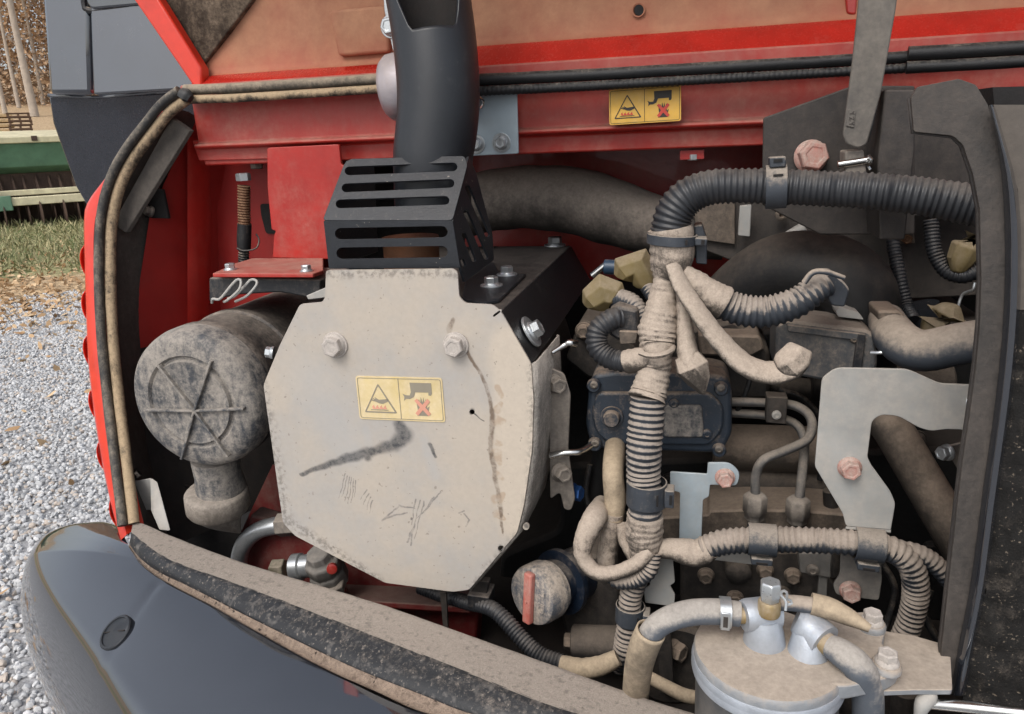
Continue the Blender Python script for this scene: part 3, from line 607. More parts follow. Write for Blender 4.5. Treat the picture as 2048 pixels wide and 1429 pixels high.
# ---- bay frame
fr = thing('engine_bay_shell', 'red painted steel frame and inner walls around the engine bay', 'machine frame', V((-.3, 1.1, .8)))
XL = at(378, 200, YR).x - .005; XR = .62
z = lambda y, x=1200, Y=YR: at(x, y, Y).z
bm = B(); xrail(bm, [(.99, 1.570), (1.012, 1.570), (1.012, 1.51), (1.0, 1.508), (1.0, 1.503), (1.018, 1.500), (1.02, 1.477), (1.06, 1.477), (1.06, 1.59), (.99, 1.59)], XL, XR); mk('upper_rail', bm, 'red_dusty', fr, bev=.003)
bm = B(); plate(bm, rnd([(534, 296), (678, 289), (682, 330), (700, 335), (700, 520), (545, 516), (548, 470), (552, 462), (543, 460), (535, 380)], 5), .985, .006); mk('column_plate', bm, 'red', fr, bev=.0015)
bm = B(); plate(bm, [(384, 282), (540, 280), (540, 318), (398, 322)], 1.016, .004); mk('flange', bm, 'red_dusty', fr, bev=.001)
# back wall, floor pan, side wall
bm = B(); plate(bm, [(930, 290), (2060, 262), (2060, 560), (930, 560)], 1.32, .006); mk('back_wall', bm, 'red', fr)
bm = B(); plate(bm, [(395, 318), (560, 316), (560, 700), (395, 700)], 1.10, .006); mk('niche_wall', bm, 'red_dark', fr)
bm = B(); plate(bm, rnd([(520, 408), (570, 408), (570, 468), (532, 468), (522, 430)], 6), 1.097, .002); mk('niche_opening', bm, 'void', fr)
wl = []
for x, y, Y in ((372, 235, 1.03), (345, 330, 1.02), (300, 430, 1.0), (280, 560, .98), (268, 700, .96), (270, 860, .92), (300, 1000, .88), (330, 1100, .85)):
    p = at(x, y, Y); wl.append([p, p + V((.05, .10, 0)), p + V((.10, .24, 0)), p + V((.15, 1.35 - p.y, 0))])
bm = B(); grid(bm, wl)
for f in bm.faces: f.material_index = 1 if f.calc_center_median().z < 1.24 else 0  # lower wall near black: shade under the air cleaner put into colour
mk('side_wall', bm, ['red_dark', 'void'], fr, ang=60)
bm = B(); plate(bm, [(262, 985), (330, 960), (470, 1000), (500, 1200), (380, 1200), (262, 1110)], .93, .004); mk('lower_shade_sheet', bm, 'void', fr)  # dark sheet stands for the unlit gap below the air cleaner
bm = B(); grid(bm, [[at(x + dx, y, Y + .03 + dy) for x, dx, dy in ((375, 0, 0), (395, 12, .02), (412, 22, .09))] for (x, y, Y) in ((378, 275, .99), (372, 380, 1.0), (390, 500, 1.0), (412, 600, 1.0), (420, 720, 1.0))]); mk('side_rib', bm, 'red', fr, ang=60)
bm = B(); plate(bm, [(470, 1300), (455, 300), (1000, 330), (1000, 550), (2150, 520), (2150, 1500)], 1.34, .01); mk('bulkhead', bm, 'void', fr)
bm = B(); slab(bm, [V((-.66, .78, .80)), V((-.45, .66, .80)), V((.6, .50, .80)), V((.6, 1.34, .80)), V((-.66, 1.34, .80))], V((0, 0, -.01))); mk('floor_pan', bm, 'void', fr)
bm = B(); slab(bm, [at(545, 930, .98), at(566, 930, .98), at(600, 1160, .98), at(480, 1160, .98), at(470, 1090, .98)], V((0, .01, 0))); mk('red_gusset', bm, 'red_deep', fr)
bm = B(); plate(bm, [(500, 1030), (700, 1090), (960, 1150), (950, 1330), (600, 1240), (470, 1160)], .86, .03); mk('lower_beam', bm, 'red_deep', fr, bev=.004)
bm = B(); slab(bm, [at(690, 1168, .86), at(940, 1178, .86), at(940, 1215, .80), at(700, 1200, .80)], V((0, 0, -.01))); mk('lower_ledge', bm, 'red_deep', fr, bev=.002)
bm = B(); plate(bm, [(880, 1186), (892, 1186), (896, 1270), (888, 1275)], .74, .004); mk('strap', bm, 'cast', fr)
bm = B(); slab(bm, [V((-.70, 1.03, 1.482)), V((.60, 1.03, 1.482)), V((.60, 1.36, 1.482)), V((-.70, 1.36, 1.482))], V((0, 0, .006))); mk('light_block_panel', bm, 'red_dark', fr)  # unseen plate, added to keep skylight out of the bay
bm = B(); slab(bm, [V((.50, .66, .80)), V((.50, 1.36, .80)), V((.50, 1.36, 1.49)), V((.50, .66, 1.49))], V((.01, 0, 0))); mk('end_wall', bm, 'void', fr)
bm = B(); slab(bm, [V((.34, .66, .55)), V((1.1, .66, .55)), V((1.1, .66, 1.572)), V((.34, .66, 1.572))], V((0, .03, 0))); mk('outer_panel', bm, 'red_dusty', fr, bev=.006)
# shelf bracket carrying the air cleaner
bm = B(); A = [at(425, 548, .86), at(626, 552, .86), at(646, 538, .885), at(646, 514, .985), at(505, 516, .985), at(470, 528, .94)]
zs = sum(p.z for p in A) / 6; A = [V((p.x, p.y, zs)) for p in A]
sh = None
bm = B(); slab(bm, A, V((0, 0, -.0055))); sh = mk('shelf', bm, 'red_dusty', fr, bev=.0012)
for x, y in ((461, 540), (613, 543)):
    d = ray(x, y); p = CAM + d * ((zs - CAM.z) / d.z); bolt(sh, p, ZU, 9 * mpp(p), 'zinc', wash=1.5)
# warning label on the rail, nut under the rail
warning_label(fr, [(1218, 181), (1362, 170), (1362, 242), (1219, 251)], .989, 'yellow', 'ink', 'ink_red')
bm = B(); plate(bm, [(1360, 302), (1408, 300), (1408, 318), (1360, 320)], 1.03, .02); mk('nut_plate', bm, 'red_dark', fr)
nbolt(fr, 1386, 306, 1.035, 10, ax=V((0, 0, -1)), wash=0)
nbolt(fr, 512, 322, 1.05, 11, ax=V((0, 0, -1)), mat='steel_dusty')
# rough torn felt flap and small bracket at the upper corner of the opening
bm = B(); slab(bm, [at(342, 236, .985), at(379, 262, .985), at(252, 466, .95), at(224, 450, .95)], V((.004, .006, 0))); mk('felt_flap', bm, 'flap', fr, bev=.001)
bm = B(); slab(bm, [at(300, 372, 1.0), at(325, 380, 1.0), at(337, 438, 1.0), at(282, 436, 1.0)], V((0, .006, 0))); bk = mk('corner_bracket', bm, 'void', fr, bev=.001)
nbolt(bk, 303, 424, .998, 9, 'steel_dusty', ax=V((-.5, -1, .4)), wash=1.2)

# ---- threaded stud standing in the niche
st = thing('threaded_hose_stud', 'rusty stud with black sleeve standing behind the red shelf', 'stud', at(490, 528, 1.03))
hose('thread', [(488, 372, 1.03, 13), (488, 400, 1.03, 13), (489, 450, 1.03, 13)], 'rust', st, rib=(.004, .16))
hose('rubber_sleeve', [(489, 448, 1.03, 13.5), (488, 480, 1.03, 14), (488, 500, 1.03, 13)], 'black_rubber', st)
hose('lower_thread', [(488, 500, 1.03, 11), (487, 532, 1.03, 11)], 'black_rubber', st, rib=(.004, .16))
nbolt(st, 488, 366, 1.03, 13, 'zinc', ax=ZU, wash=0)
bm = B(); sweep(bm, [at(474, 497, 1.015), at(488, 502, 1.012), at(512, 497, 1.02), at(518, 480, 1.03), at(512, 468, 1.03)], [.0012] * 5, step=.003, n=6); mk('cable_tie', bm, 'black_plastic', st)

# ---- side door edge at the bay's left: red louvred sheet
sp = thing('louvred_side_cover', 'red louvred side panel edge beside the gravel', 'body panel', at(235, 1080, .74))
edge = [(300, 240, .985), (262, 285, .98), (214, 352, .965), (176, 404, .95), (168, 440, .945), (169, 520, .93), (172, 620, .91), (176, 720, .885), (187, 820, .86), (203, 920, .83), (222, 1010, .80), (242, 1082, .775)]
inn = [(326, 222, .975), (284, 272, .97), (232, 350, .955), (196, 420, .94), (188, 460, .935), (187, 530, .92), (190, 620, .90), (196, 720, .875), (208, 820, .85), (224, 920, .82), (240, 1010, .79), (253, 1070, .765)]
Eo, Ei = crv([at(*p) for p in edge], 60), crv([at(*p) for p in inn], 60)
bm = B(); grid(bm, [[a + V((-.008, .03, 0)), a, a.lerp(b, .35) + V((0, -.004, 0)), b, b + V((.004, .03, 0))] for a, b in zip(Eo, Ei)]); mk('folded_edge', bm, 'red_orange', sp, ang=50)
bm = B(); rows = []
for i, a in enumerate(Eo): rows.append([a + V((.002, .012, 0)) + V((-.05, .10, 0)) * (t * 5) + V((-.004 * sin(pi * t), 0, 0)) for t in (0, .33, .66, 1)])
grid(bm, rows); mk('outer_skin', bm, 'red_orange', sp, ang=50)
for i, (x, y) in enumerate(((160, 530), (159, 618), (163, 705), (172, 795), (186, 880), (200, 962))):
    j = min(range(60), key=lambda q: abs((Eo[q] - at(x + 8, y, .9)).z)); c = Eo[j] + V((-.012, .022, 0)); hh = .027
    bm = B(); rows = []
    for a_ in range(9):
        s_ = a_ / 8 * 2 - 1; k_ = (1 - s_ * s_) ** .7
        rows.append([c + V((-.5, 1, 0)).normalized() * (L * .02) + ZU * s_ * hh + V((-1, -.45, 0)).normalized() * (.0105 * k_ * (.55 + .45 * cos(L))) for L in (-.4, 0, 1, 3, 6)])
    grid(bm, rows); o = mk('louvre', bm, 'red_orange', sp, ang=60); sm = o.modifiers.new('t', 'SOLIDIFY'); sm.thickness = .0012

Ln = crv([at(x + 12, y, Y + .012) for x, y, Y in ((330, 214, .965), (256, 306, .952), (226, 366, .942), (210, 430, .932), (207, 600, .90), (222, 790, .86), (246, 970, .80), (256, 1050, .772))], 40)
Lw = crv([at(x, y, Y) for x, y, Y in ((372, 235, 1.035), (335, 350, 1.03), (300, 430, 1.02), (285, 560, 1.0), (272, 700, .98), (274, 860, .94), (302, 1000, .90), (330, 1100, .87))], 40)
bm = B(); grid(bm, [[a, a.lerp(b, .5) + V((.01, .01, 0)), b + V((.012, .01, 0))] for a, b in zip(Ln, Lw)]); mk('dark_lining', bm, 'flap', fr, ang=60)
# ---- seals clipped on the opening's edge
def seal(name, L, label, mats, rpx, down=None, cat='rubber seal', rib2=None):
    t = thing(name, label, cat, at(*L[-1]), 'edge seals of the engine bay')
    P = [at(*p) for p in L]; R = [rpx * mpp(p) for p in P]
    T = [(P[min(i + 1, len(P) - 1)] - P[max(i - 1, 0)]).normalized() for i in range(len(P))]
    D = [((CAM - p).normalized().cross(t_)).normalized() for p, t_ in zip(P, T)]
    if down: D = [-d for d in D]
    bm = B(); sweep(bm, [p + d * r * .95 for p, d, r in zip(P, D, R)], R, step=.004, n=14, jit=.06); mk('outer_bead', bm, mats[0], t, ang=70)
    bm = B(); sweep(bm, [p - d * r * .9 + (CAM - p).normalized() * r * .25 for p, d, r in zip(P, D, R)], [r * .86 for r in R], n=14, **(dict(rib=rib2) if rib2 else dict(step=.004, jit=.06))); mk('inner_bead', bm, mats[1], t, ang=70)
    return t
LS = [(366, 190, .965), (332, 216, .965), (299, 256, .96), (260, 308, .952), (230, 366, .942), (214, 430, .932), (209, 500, .92), (210, 600, .90), (216, 700, .88), (225, 790, .86), (236, 880, .83), (247, 970, .80), (256, 1050, .772)]
seal('edge_seal', LS, 'dusty beige bulb seal curving down beside the red side panel', ('seal_tan', 'seal_grey'), 10.8)
sl2 = seal('edge_seal', [(372, 190, .975), (470, 187, .975), (600, 179, .975), (770, 168, .975), (860, 163, .975)], 'dusty beige double bead seal under the hood behind the exhaust pipe', ('seal_beige', 'seal_tan'), 10)
seal('edge_seal', [(870, 176, .972), (952, 172, .972), (1150, 163, .972), (1400, 149, .972), (1600, 138, .972), (1812, 126, .972)], 'long black rubber seal under the red hood lip', ('seal_black', 'seal_black'), 11.5, rib2=(.006, .1))
seal('edge_seal', [(1814, 122, .962), (1900, 118, .958), (2080, 108, .95)], 'black rubber seal after the joint near the gas strut', ('seal_black', 'seal_black'), 14)
bm = B(); sweep(bm, [at(362, 186, .962), at(374, 192, .962), at(382, 198, .962)], [.007, .009, .006], step=.002, n=12, jit=.4); tag(mk('seal_joint', bm, 'seal_black'), 'crumbled dark joint where the two beige seals meet', 'seal joint')

# ---- opened hood
hd = thing('engine_hood', 'opened red engine hood seen from inside, coated with tan dust', 'hood', at(1000, 130, 1.03))
zl = 1.602
def hp_(x, y): return at(x, y, 1.06)
x0 = at(395, 150, 1.02).x; x1 = .75
def crease(x): return 1.602 if x < -.40 else (1.602 + (x + .40) / .09 * .015 if x < -.31 else 1.616)
xs_ = [x0 + (x1 - x0) * i / 120 for i in range(121)]; rows = []
for x in xs_:
    c_ = crease(x); k_ = (c_ - 1.592) / .024
    rows.append([V((x, y, zz)) for y, zz in [(1.016, 1.572), (1.0, 1.574), (.995, 1.578), (.998, 1.584), (1.006, 1.588 + .004 * k_), (1.018, 1.592 + .016 * k_), (1.026, c_ - .002), (1.032, c_ + .002), (1.036, c_ + .012), (1.040, 1.66), (1.035, 1.78), (1.0, 1.92), (.90, 2.06), (.74, 2.16), (.52, 2.22)]])
bm = B(); grid(bm, rows)
for f in bm.faces: c_ = f.calc_center_median(); f.material_index = 1 if c_.z > crease(c_.x) - .001 else 0
hs_ = mk('inner_skin', bm, ['red_glossy', 'hood'], hd, ang=50); sm = hs_.modifiers.new('t', 'SOLIDIFY'); sm.thickness = .004; sm.offset = -1
# left end: rim that folds towards the viewer, and felt pad on it
Yw = 1.03
bm = B(); rim = [(206, -90), (388, 176), (404, 176), (402, 136), (262, -90)]
plate(bm, rim, Yw - .03, .02); mk('side_rim', bm, 'red_orange', hd, bev=.003)
bm = B(); plate(bm, [(270, -80), (262, -60), (400, 138), (512, -10), (560, -80)], Yw - .004, .02); mk('felt_pad', bm, 'felt', hd, bev=.002)
bm = B(); plate(bm, rnd([(657, 21), (771, 11), (779, 105), (676, 113)], 9), 1.022, .016); mk('raised_pad', bm, 'hood', hd, bev=.004, seg=3)
bm = B(); p = at(1277, 21, 1.030); r = 13 * mpp(p); lathe(bm, [(r, .001), (r * 1.0, -.0015), (r * .8, -.0005), (r * .72, .010)], p, V((0, 1, 0)), 24, cap0=False); mk('hole_rim', bm, 'hood', hd)
bm = B(); lathe(bm, [(r * .82, -.0012), (r * .8, 0)], at(1279, 20, 1.0296), FR, 20); mk('hole', bm, 'void', hd)
bm = B(); plate(bm, rnd([(1690, -20), (1716, -20), (1712, 30), (1694, 28)], 6), 1.028, .012); mk('slot_boss', bm, 'red', hd, bev=.003)
# galvanised hinge plate with its bolts, and hinge barrel beside the pipe
hg = thing('hinge_plate', 'bright galvanised plate with two bolts beside the exhaust pipe', 'bracket', at(990, 305, .984))
bm = B(); plate(bm, rnd([(905, 196), (1034, 186), (1037, 308), (905, 314)], 4), .984, .004); mk('plate', bm, 'zinc_blue', hg, bev=.001)
for x, y in ((952, 289), (1003, 286)): nbolt(hg, x, y, .984, 11, 'zinc', wash=1.75)
bm = B(); sweep(bm, [at(958, 195, .98), at(967, 205, .975), at(962, 216, .98)], [.0022] * 3, step=.003, n=8); mk('spring_end', bm, 'steel', hg)
hb = thing('hinge_barrel', 'rainbow tinted zinc hinge barrel half behind the exhaust pipe', 'hinge', at(800, 235, .93))
bm = B(); c = at(842, 170, .945); m_ = mpp(c)
lathe(bm, [(40 * m_, -74 * m_), (56 * m_, -72 * m_), (64 * m_, -62 * m_), (66 * m_, -40 * m_), (66 * m_, 70 * m_)], c, V((1, 0, .05)), 40); mk('barrel', bm, 'zinc_tint', hb, ang=50)
bm = B(); plate(bm, rnd([(764, -60), (830, -60), (830, 120), (786, 104), (776, 60), (768, 20)], 6), .972, .006); s_ = mk('strap', bm, 'zinc', hb, bev=.001)
nbolt(s_, 783, 54, .972, 15, 'zinc', wash=1.5)

# ---- counterweight and sill, all laid out on the sill's real height
cw = thing('counterweight', 'glossy black rounded counterweight corner below the engine bay', 'counterweight', V((-.6, .5, .6)))
prs = [((256, 1090), (236, 1049), .965), ((256, 1091), (192, 1044), .95), ((257, 1093), (124, 1062), .92), ((260, 1097), (74, 1102), .885), ((266, 1106), (47, 1155), .86), ((278, 1122), (41, 1205), .845), ((303, 1146), (50, 1255), .84), ((350, 1176), (72, 1310), .84), ((430, 1217), (101, 1370), .84), ((540, 1280), (135, 1440), .84), ((690, 1360), (190, 1560), .84), ((860, 1432), (300, 1760), .84)]
I = [atZ(*p[0], .985) for p in prs]; O = [atZ(*p[1], p[2]) for p in prs]
I += [I[-1] + V((.15, -.012, 0)), I[-1] + V((.40, -.01, 0)), I[-1] + V((.8, .05, 0))]; O += [O[-1] + V((.20, -.08, 0)), O[-1] + V((.50, -.12, 0)), O[-1] + V((.95, -.12, 0))]
def crvi(P, per):
    E = [P[0] * 2 - P[1]] + P + [P[-1] * 2 - P[-2]]; o = []
    for i in range(len(P) - 1):
        p0, p1, p2, p3 = E[i:i + 4]
        for j in range(per + (i == len(P) - 2)):
            t = j / per; o.append(.5 * ((2 * p1) + (p2 - p0) * t + (2 * p0 - 5 * p1 + 4 * p2 - p3) * t * t + (3 * p1 - p0 - 3 * p2 + p3) * t ** 3))
    return o
nI = 90; Iw, Oc = crvi(I, 12), crvi(O, 12)
Ic = crv([atZ(*p, .985) for p in ((256, 1092), (280, 1128), (330, 1165), (420, 1212), (512, 1265), (640, 1336), (760, 1390), (860, 1432))] + I[-3:], nI)
DA, DB = atZ(322, 1216, .95), atZ(216, 1356, .92)
rows = []
for ii, (a, b) in enumerate(zip(Iw, Oc)):
    kv = min(1., .25 + ii / 77)
    out = V((b.x - a.x, b.y - a.y, 0)); L = out.length; out.normalize()
    r = []
    for t in [0, .02, .05] + [.08 + .022 * q_ for q_ in range(40)] + [.96, .985, 1.0]:
        q = a.lerp(b, t); q.z = a.z + (b.z - a.z) * (kv * (.12 * t + .38 * t ** 2 + .50 * max(0., (t - .74) / .26) ** 2) + (1 - kv) * t)
        ab_ = DB - DA; tt_ = max(0., min(1., (q - DA).to_2d().dot(ab_.to_2d()) / ab_.to_2d().length_squared)); dd_ = (q - DA - ab_ * tt_).to_2d().length
        q.z += -.0022 * math.exp(-(dd_ / .006) ** 2) * (1 - tt_ * .6) + .004 * mnoise.noise(V((q.x * 6, q.y * 6, 2))) * min(1, 3 * t) * (1 - t)
        r.append(q)
    r += [b + V((0, 0, -.02)) + out * .004, b + V((0, 0, -.06)) + out * .004, b + V((0, 0, -.12)) - out * .03, b + V((0, 0, -.26)) - out * .12, b + V((0, 0, -.48)) - out * .22]
    rows.append(r)
bm = B(); grid(bm, rows); body = mk('casting', bm, 'gloss_black', cw, ang=70)
low = [[r[-1] + V((.02, .02, .12)), r[-1] + V((.02, .02, -.10)), r[-1] + V((.05, .05, -.3))] for r in rows[118:]]
bm = B(); grid(bm, low); mk('lower_skirt', bm, 'red', cw, ang=60)
# slotted plug in the casting
bt = None
for r0_, r1_ in zip(rows, rows[1:]):
    for i in range(42):
        cc_ = (r0_[i] + r0_[i + 1] + r1_[i] + r1_[i + 1]) / 4; v_ = cc_ - CAM; zz_ = v_.dot(FW); ex_ = abs(CX + FPX * v_.dot(RT) / zz_ - 233) + abs(CY - FPX * v_.dot(UP) / zz_ - 1266)
        if bt is None or ex_ < bt[0]: nn_ = (r1_[i] - r0_[i]).cross(r0_[i + 1] - r0_[i]).normalized(); bt = (ex_, cc_, nn_ if nn_.z > 0 else -nn_)
pn = bt[2]; d_ = ray(233, 1266); pc = CAM + d_ * ((bt[1] - CAM).dot(pn) / d_.dot(pn)) + pn * .001; m_ = mpp(pc)
bm = B(); lathe(bm, [(36 * m_, -.006), (36 * m_, .0012), (34 * m_, .0024), (30 * m_, .0026), (29 * m_, .0012), (18 * m_, .0022), (1e-4, .0045)], pc, pn, 40); plug = mk('lifting_plug', bm, 'black_pipe', cw, ang=40)
sx_ = (V((1, .12, 0)) - pn * pn.dot(V((1, .12, 0)))).normalized()
bm = B(); obox(bm, pc + pn * .0022, sx_ * 54 * m_, pn.cross(sx_) * 1.8 * m_, pn * .002); mk('slot', bm, 'void', plug)
# gutter of caked dirt, rubber edge, dusty sill top
sl = thing('bay_sill', 'curved dust caked sill with black rubber edge along the bay opening', 'sill', V((-.3, .6, .9)))
def ringZ(L, ext):
    P = [atZ(*p) for p in L]; return crv(P + [P[-1] + V(e) for e in ext], nI)
ex = [(.12, -.012, 0), (.35, -.01, 0), (.8, .05, 0)]
g1 = ringZ([(258, 1088, .988), (282, 1120, .988), (330, 1150, .988), (420, 1196, .988), (512, 1243, .988), (700, 1334, .988), (850, 1394, .988), (950, 1432, .988)], ex)
t0 = ringZ([(262, 1072, 1.0), (285, 1095, 1.0), (335, 1130, 1.0), (420, 1162, 1.0), (512, 1195, 1.0), (700, 1270, 1.0), (900, 1350, 1.0), (1110, 1432, 1.0)], ex)
t1 = ringZ([(268, 1046, 1.0), (290, 1052, 1.0), (335, 1072, 1.0), (420, 1105, 1.0), (512, 1137, 1.0), (760, 1212, 1.0), (1024, 1305, 1.0), (1400, 1436, 1.0)], ex)
bm = B(); rows = []
for i in range(nI):
    a, b = Ic[i], g1[i]; jz = lambda s_: mnoise.noise(V((i * .6, s_, 3))) * .002
    rows.append([a + V((0, 0, .002)), a.lerp(b, .2) + V((0, 0, -.003 + jz(0))), a.lerp(b, .6) + V((0, 0, -.003 + jz(2))), b + V((0, 0, .001))])
grid(bm, rows); mk('gutter', bm, 'gutter', sl, ang=70, sub=1)
bm = B(); rows = []
for i in range(nI):
    a, b, c = g1[i], t0[i], t1[i]; o_ = (b - c); o_.z = 0; o_.normalize()
    rows.append([a + V((0, 0, -.004)), a.lerp(b, .3) + o_ * .003, a.lerp(b, .7) + o_ * .004, b + o_ * .001 + V((0, 0, .0)), b.lerp(c, .04) + V((0, 0, .0022)), b.lerp(c, .15) + V((0, 0, .003))])
grid(bm, rows); mk('rubber_edge', bm, 'rubber_edge', sl, ang=70, sub=1)
bm = B(); rows = []
for i in range(nI):
    b, c = t0[i], t1[i]
    rows.append([b.lerp(c, t) + V((0, 0, .003 + .0008 * mnoise.noise(V((i * .9, t * 6, 1))))) for t in (.13, .3, .5, .7, .9, .98)] + [c + V((0, .002, 0)), c + V((0, .003, -.03)), c + V((0, .003, -.2))])
grid(bm, rows); mk('sill_top', bm, 'sill_dust', sl, ang=50)
# galvanised catch bracket at the sill's corner
cb = thing('catch_bracket', 'small galvanised bracket at the foot of the side seal', 'bracket', at(300, 1060, .80))
bm = B(); slab(bm, [at(262, 964, .83), at(300, 958, .83), at(310, 972, .83), at(312, 1020, .83), at(270, 1022, .83)], V((0, .003, 0))); mk('back_tab', bm, 'zinc_dusty', cb, bev=.0008)
bm = B(); slab(bm, [at(300, 958, .83), at(310, 966, .83), at(336, 1062, .79), at(318, 1060, .79), at(302, 1022, .81)], V((.003, .002, 0))); mk('side_tab', bm, 'zinc_dusty', cb, bev=.0008)
bm = B(); lathe(bm, [(.006, 0), (.006, .01), (.004, .011)], at(277, 952, .84), V((-.3, -.4, 1)), 12); mk('clip', bm, 'steel', cb)

# ================================================================== EXHAUST AND AIR CLEANER
mf = thing('muffler', 'octagonal dust covered muffler shield with warning label and hand swipes', 'muffler', at(800, 1180, YP))
out = [(652, 541), (907, 538), (915, 546), (918, 594), (930, 607), (985, 610), (1002, 624), (1062, 728), (1067, 800), (1064, 900), (1048, 1010), (1034, 1066), (938, 1180), (905, 1184), (770, 1166), (590, 1072), (566, 1046), (531, 800), (527, 770), (560, 690), (600, 609), (644, 605), (650, 596)]
holes = [circ(1002, 1098, 6.5, 12), circ(1052, 1054, 6.5, 12), circ(944, 825, 5.5, 12), slot(988, 632, 1001, 622, 2.2)]
bm = B(); plate(bm, rnd(out, 6, 3), YP, .0028, holes); fp = mk('front_plate', bm, 'plate', mf, bev=.0008)
side = [(1002, 624), (1062, 728), (1067, 800), (1064, 900), (1048, 1010), (1034, 1066), (938, 1180)]
bm = B(); P = [at(x, y, YP + .0032) for x, y in side[1:]]
grid(bm, [[p, p + V((.004, .008, .001)), p + V((.008, .115, .0)), p + V((.006, .118, .0))] for p in P]); o = mk('side_flange', bm, 'plate_side', mf, ang=30); q = o.modifiers.new('t', 'SOLIDIFY'); q.thickness = .0022; q.offset = 1
# upper cover: top plate and sloping right face
A, Bq = at(1002, 622, YP + .004), at(1066, 728, YP + .004); L0 = at(645, 608, YP + .004)
bm = B(); slab(bm, [V((L0.x - .03, YP + .004, A.z)), A, A + V((0, .46, 0)), V((L0.x - .03, YP + .464, A.z))], V((0, 0, -.003))); top = mk('top_cover', bm, 'post_dark', mf, bev=.001)
bm = B(); n_ = (Bq - A).cross(V((0, 1, 0))).normalized(); n_ = n_ if n_.x > 0 else -n_
slab(bm, [A + V((.0005, 0, 0)), Bq, Bq + V((0, .46, 0)), A + V((.0005, .46, 0))], -n_ * .0025); slp = mk('slope_cover', bm, 'black_worn', mf, bev=.001)
bolt(slp, at(1062, 664, YP + .045), n_, 17 * mpp(at(1062, 664, YP)), 'zinc', wash=2.1)
zt = A.z
def topb(par, x, y, r, mat='zinc', zz=zt):
    d = ray(x, y); p = CAM + d * ((zz - CAM.z) / d.z); return bolt(par, p, ZU, r * mpp(p), mat, wash=1.75)
topb(top, 1110, 492, 12.5)
# canister behind the shield
c0 = at(815, 860, YP + .02); m_ = mpp(c0)
bm = B(); lathe(bm, [(150 * m_, 0), (235 * m_, .01), (240 * m_, .03), (240 * m_, .34), (150 * m_, .36)], c0, V((0, 1, 0)), 48); mk('canister', bm, 'cast', mf, ang=50)
for x, y in ((671, 690), (912, 690)): nbolt(fp, x, y, YP, 18.5, 'dust_bolt', wash=1.45, h=18 * m_)
nbolt(mf, 546, 706, YP + .02, 10, 'zinc', ax=V((-1, -.3, .2)), wash=1.3)
bm = B(); slab(bm, [at(612, 592, YP + .03), at(652, 575, YP + .03), at(652, 596, YP + .03), at(616, 600, YP + .03)], V((0, .08, 0))); mk('left_tab', bm, 'zinc_dusty', mf, bev=.001)
warning_label(fp, [(711, 752), (884, 756), (891, 845), (720, 838)], YP - .0002, 'yellow_faded', 'ink_grey', 'ink_pink')
# outlet stub inside the guard
c1 = at(826, 545, YP + .09); m1 = mpp(c1)
bm = B(); lathe(bm, [(58 * m1, -.01), (57 * m1, .030), (55 * m1, .034), (55 * m1, .058), (56 * m1, .062), (56 * m1, .066)], V((c1.x, c1.y, zt)), ZU, 40); mk('outlet_stub', bm, 'copper', mf, ang=40)
# side bracket with nuts right of the muffler
bm = B(); plate(bm, rnd([(1098, 735), (1128, 748), (1141, 790), (1136, 900), (1150, 1000), (1142, 1022), (1128, 1020), (1120, 985), (1100, 1000)], 8), YP + .07, .004); rb = mk('rear_bracket', bm, 'steel_dusty', mf, bev=.001)
for x, y in ((1110, 768), (1121, 944)): nbolt(rb, x, y, YP + .07, 15, 'steel_dusty', ax=V((.75, -1, 0)), wash=1.4)
nbolt(rb, 1145, 985, YP + .09, 14, 'blue_bolt', ax=V((1, -.35, .05)), wash=1.35)
bm = B(); P, R = pp([(1100, 912, YP + .06, 7), (1130, 906, YP + .06, 7), (1160, 904, YP + .065, 7), (1180, 892, YP + .08, 7)]); sweep(bm, P, R, n=12); mk('sensing_pipe', bm, 'steel', mf)
hose('probe', [(1104, 706, YP + .07, 4), (1130, 690, YP + .08, 6), (1140, 686, YP + .08, 8), (1152, 688, YP + .085, 8)], 'steel', mf, step=.003)

# ---- slotted heat guard over the outlet
gd = thing('heat_guard', 'black slotted sheet metal guard on top of the muffler', 'heat guard', at(790, 540, YP + .02))
Yg = YP + .012
bm = B(); plate(bm, rnd([(647, 442), (905, 442), (920, 536), (658, 538)], 2), Yg, .0025, [slot(681, 468, 884, 464, 11.5), slot(684, 507, 884, 504, 11.5)]); mk('front_panel', bm, 'black_steel', gd, bev=.0006)
Yt = Yg + .05
gq = [at(645, 441, Yg), at(905, 441, Yg), at(938, 308, Yt), at(690, 318, Yt)]
def gs(x, y):
    # pixel -> sloping upper panel plane
    n = (gq[1] - gq[0]).cross(gq[3] - gq[0]).normalized(); d = ray(x, y); return CAM + d * ((gq[0] - CAM).dot(n) / d.dot(n))
hl = [slot(698, 342, 906, 334, 8.5), slot(692, 376, 900, 367, 8.5), slot(680, 408, 890, 401, 8.5)]
bm = B(); nn = (gq[1] - gq[0]).cross(gq[3] - gq[0]).normalized(); nn = nn if nn.y > 0 else -nn
slab(bm, [gs(*p) for p in rnd([(645, 441), (905, 441), (935, 330), (930, 312), (700, 318), (688, 328)], 8)], nn * .0025, [[gs(*p) for p in h] for h in hl]); mk('sloped_panel', bm, 'black_steel', gd, bev=.0006)
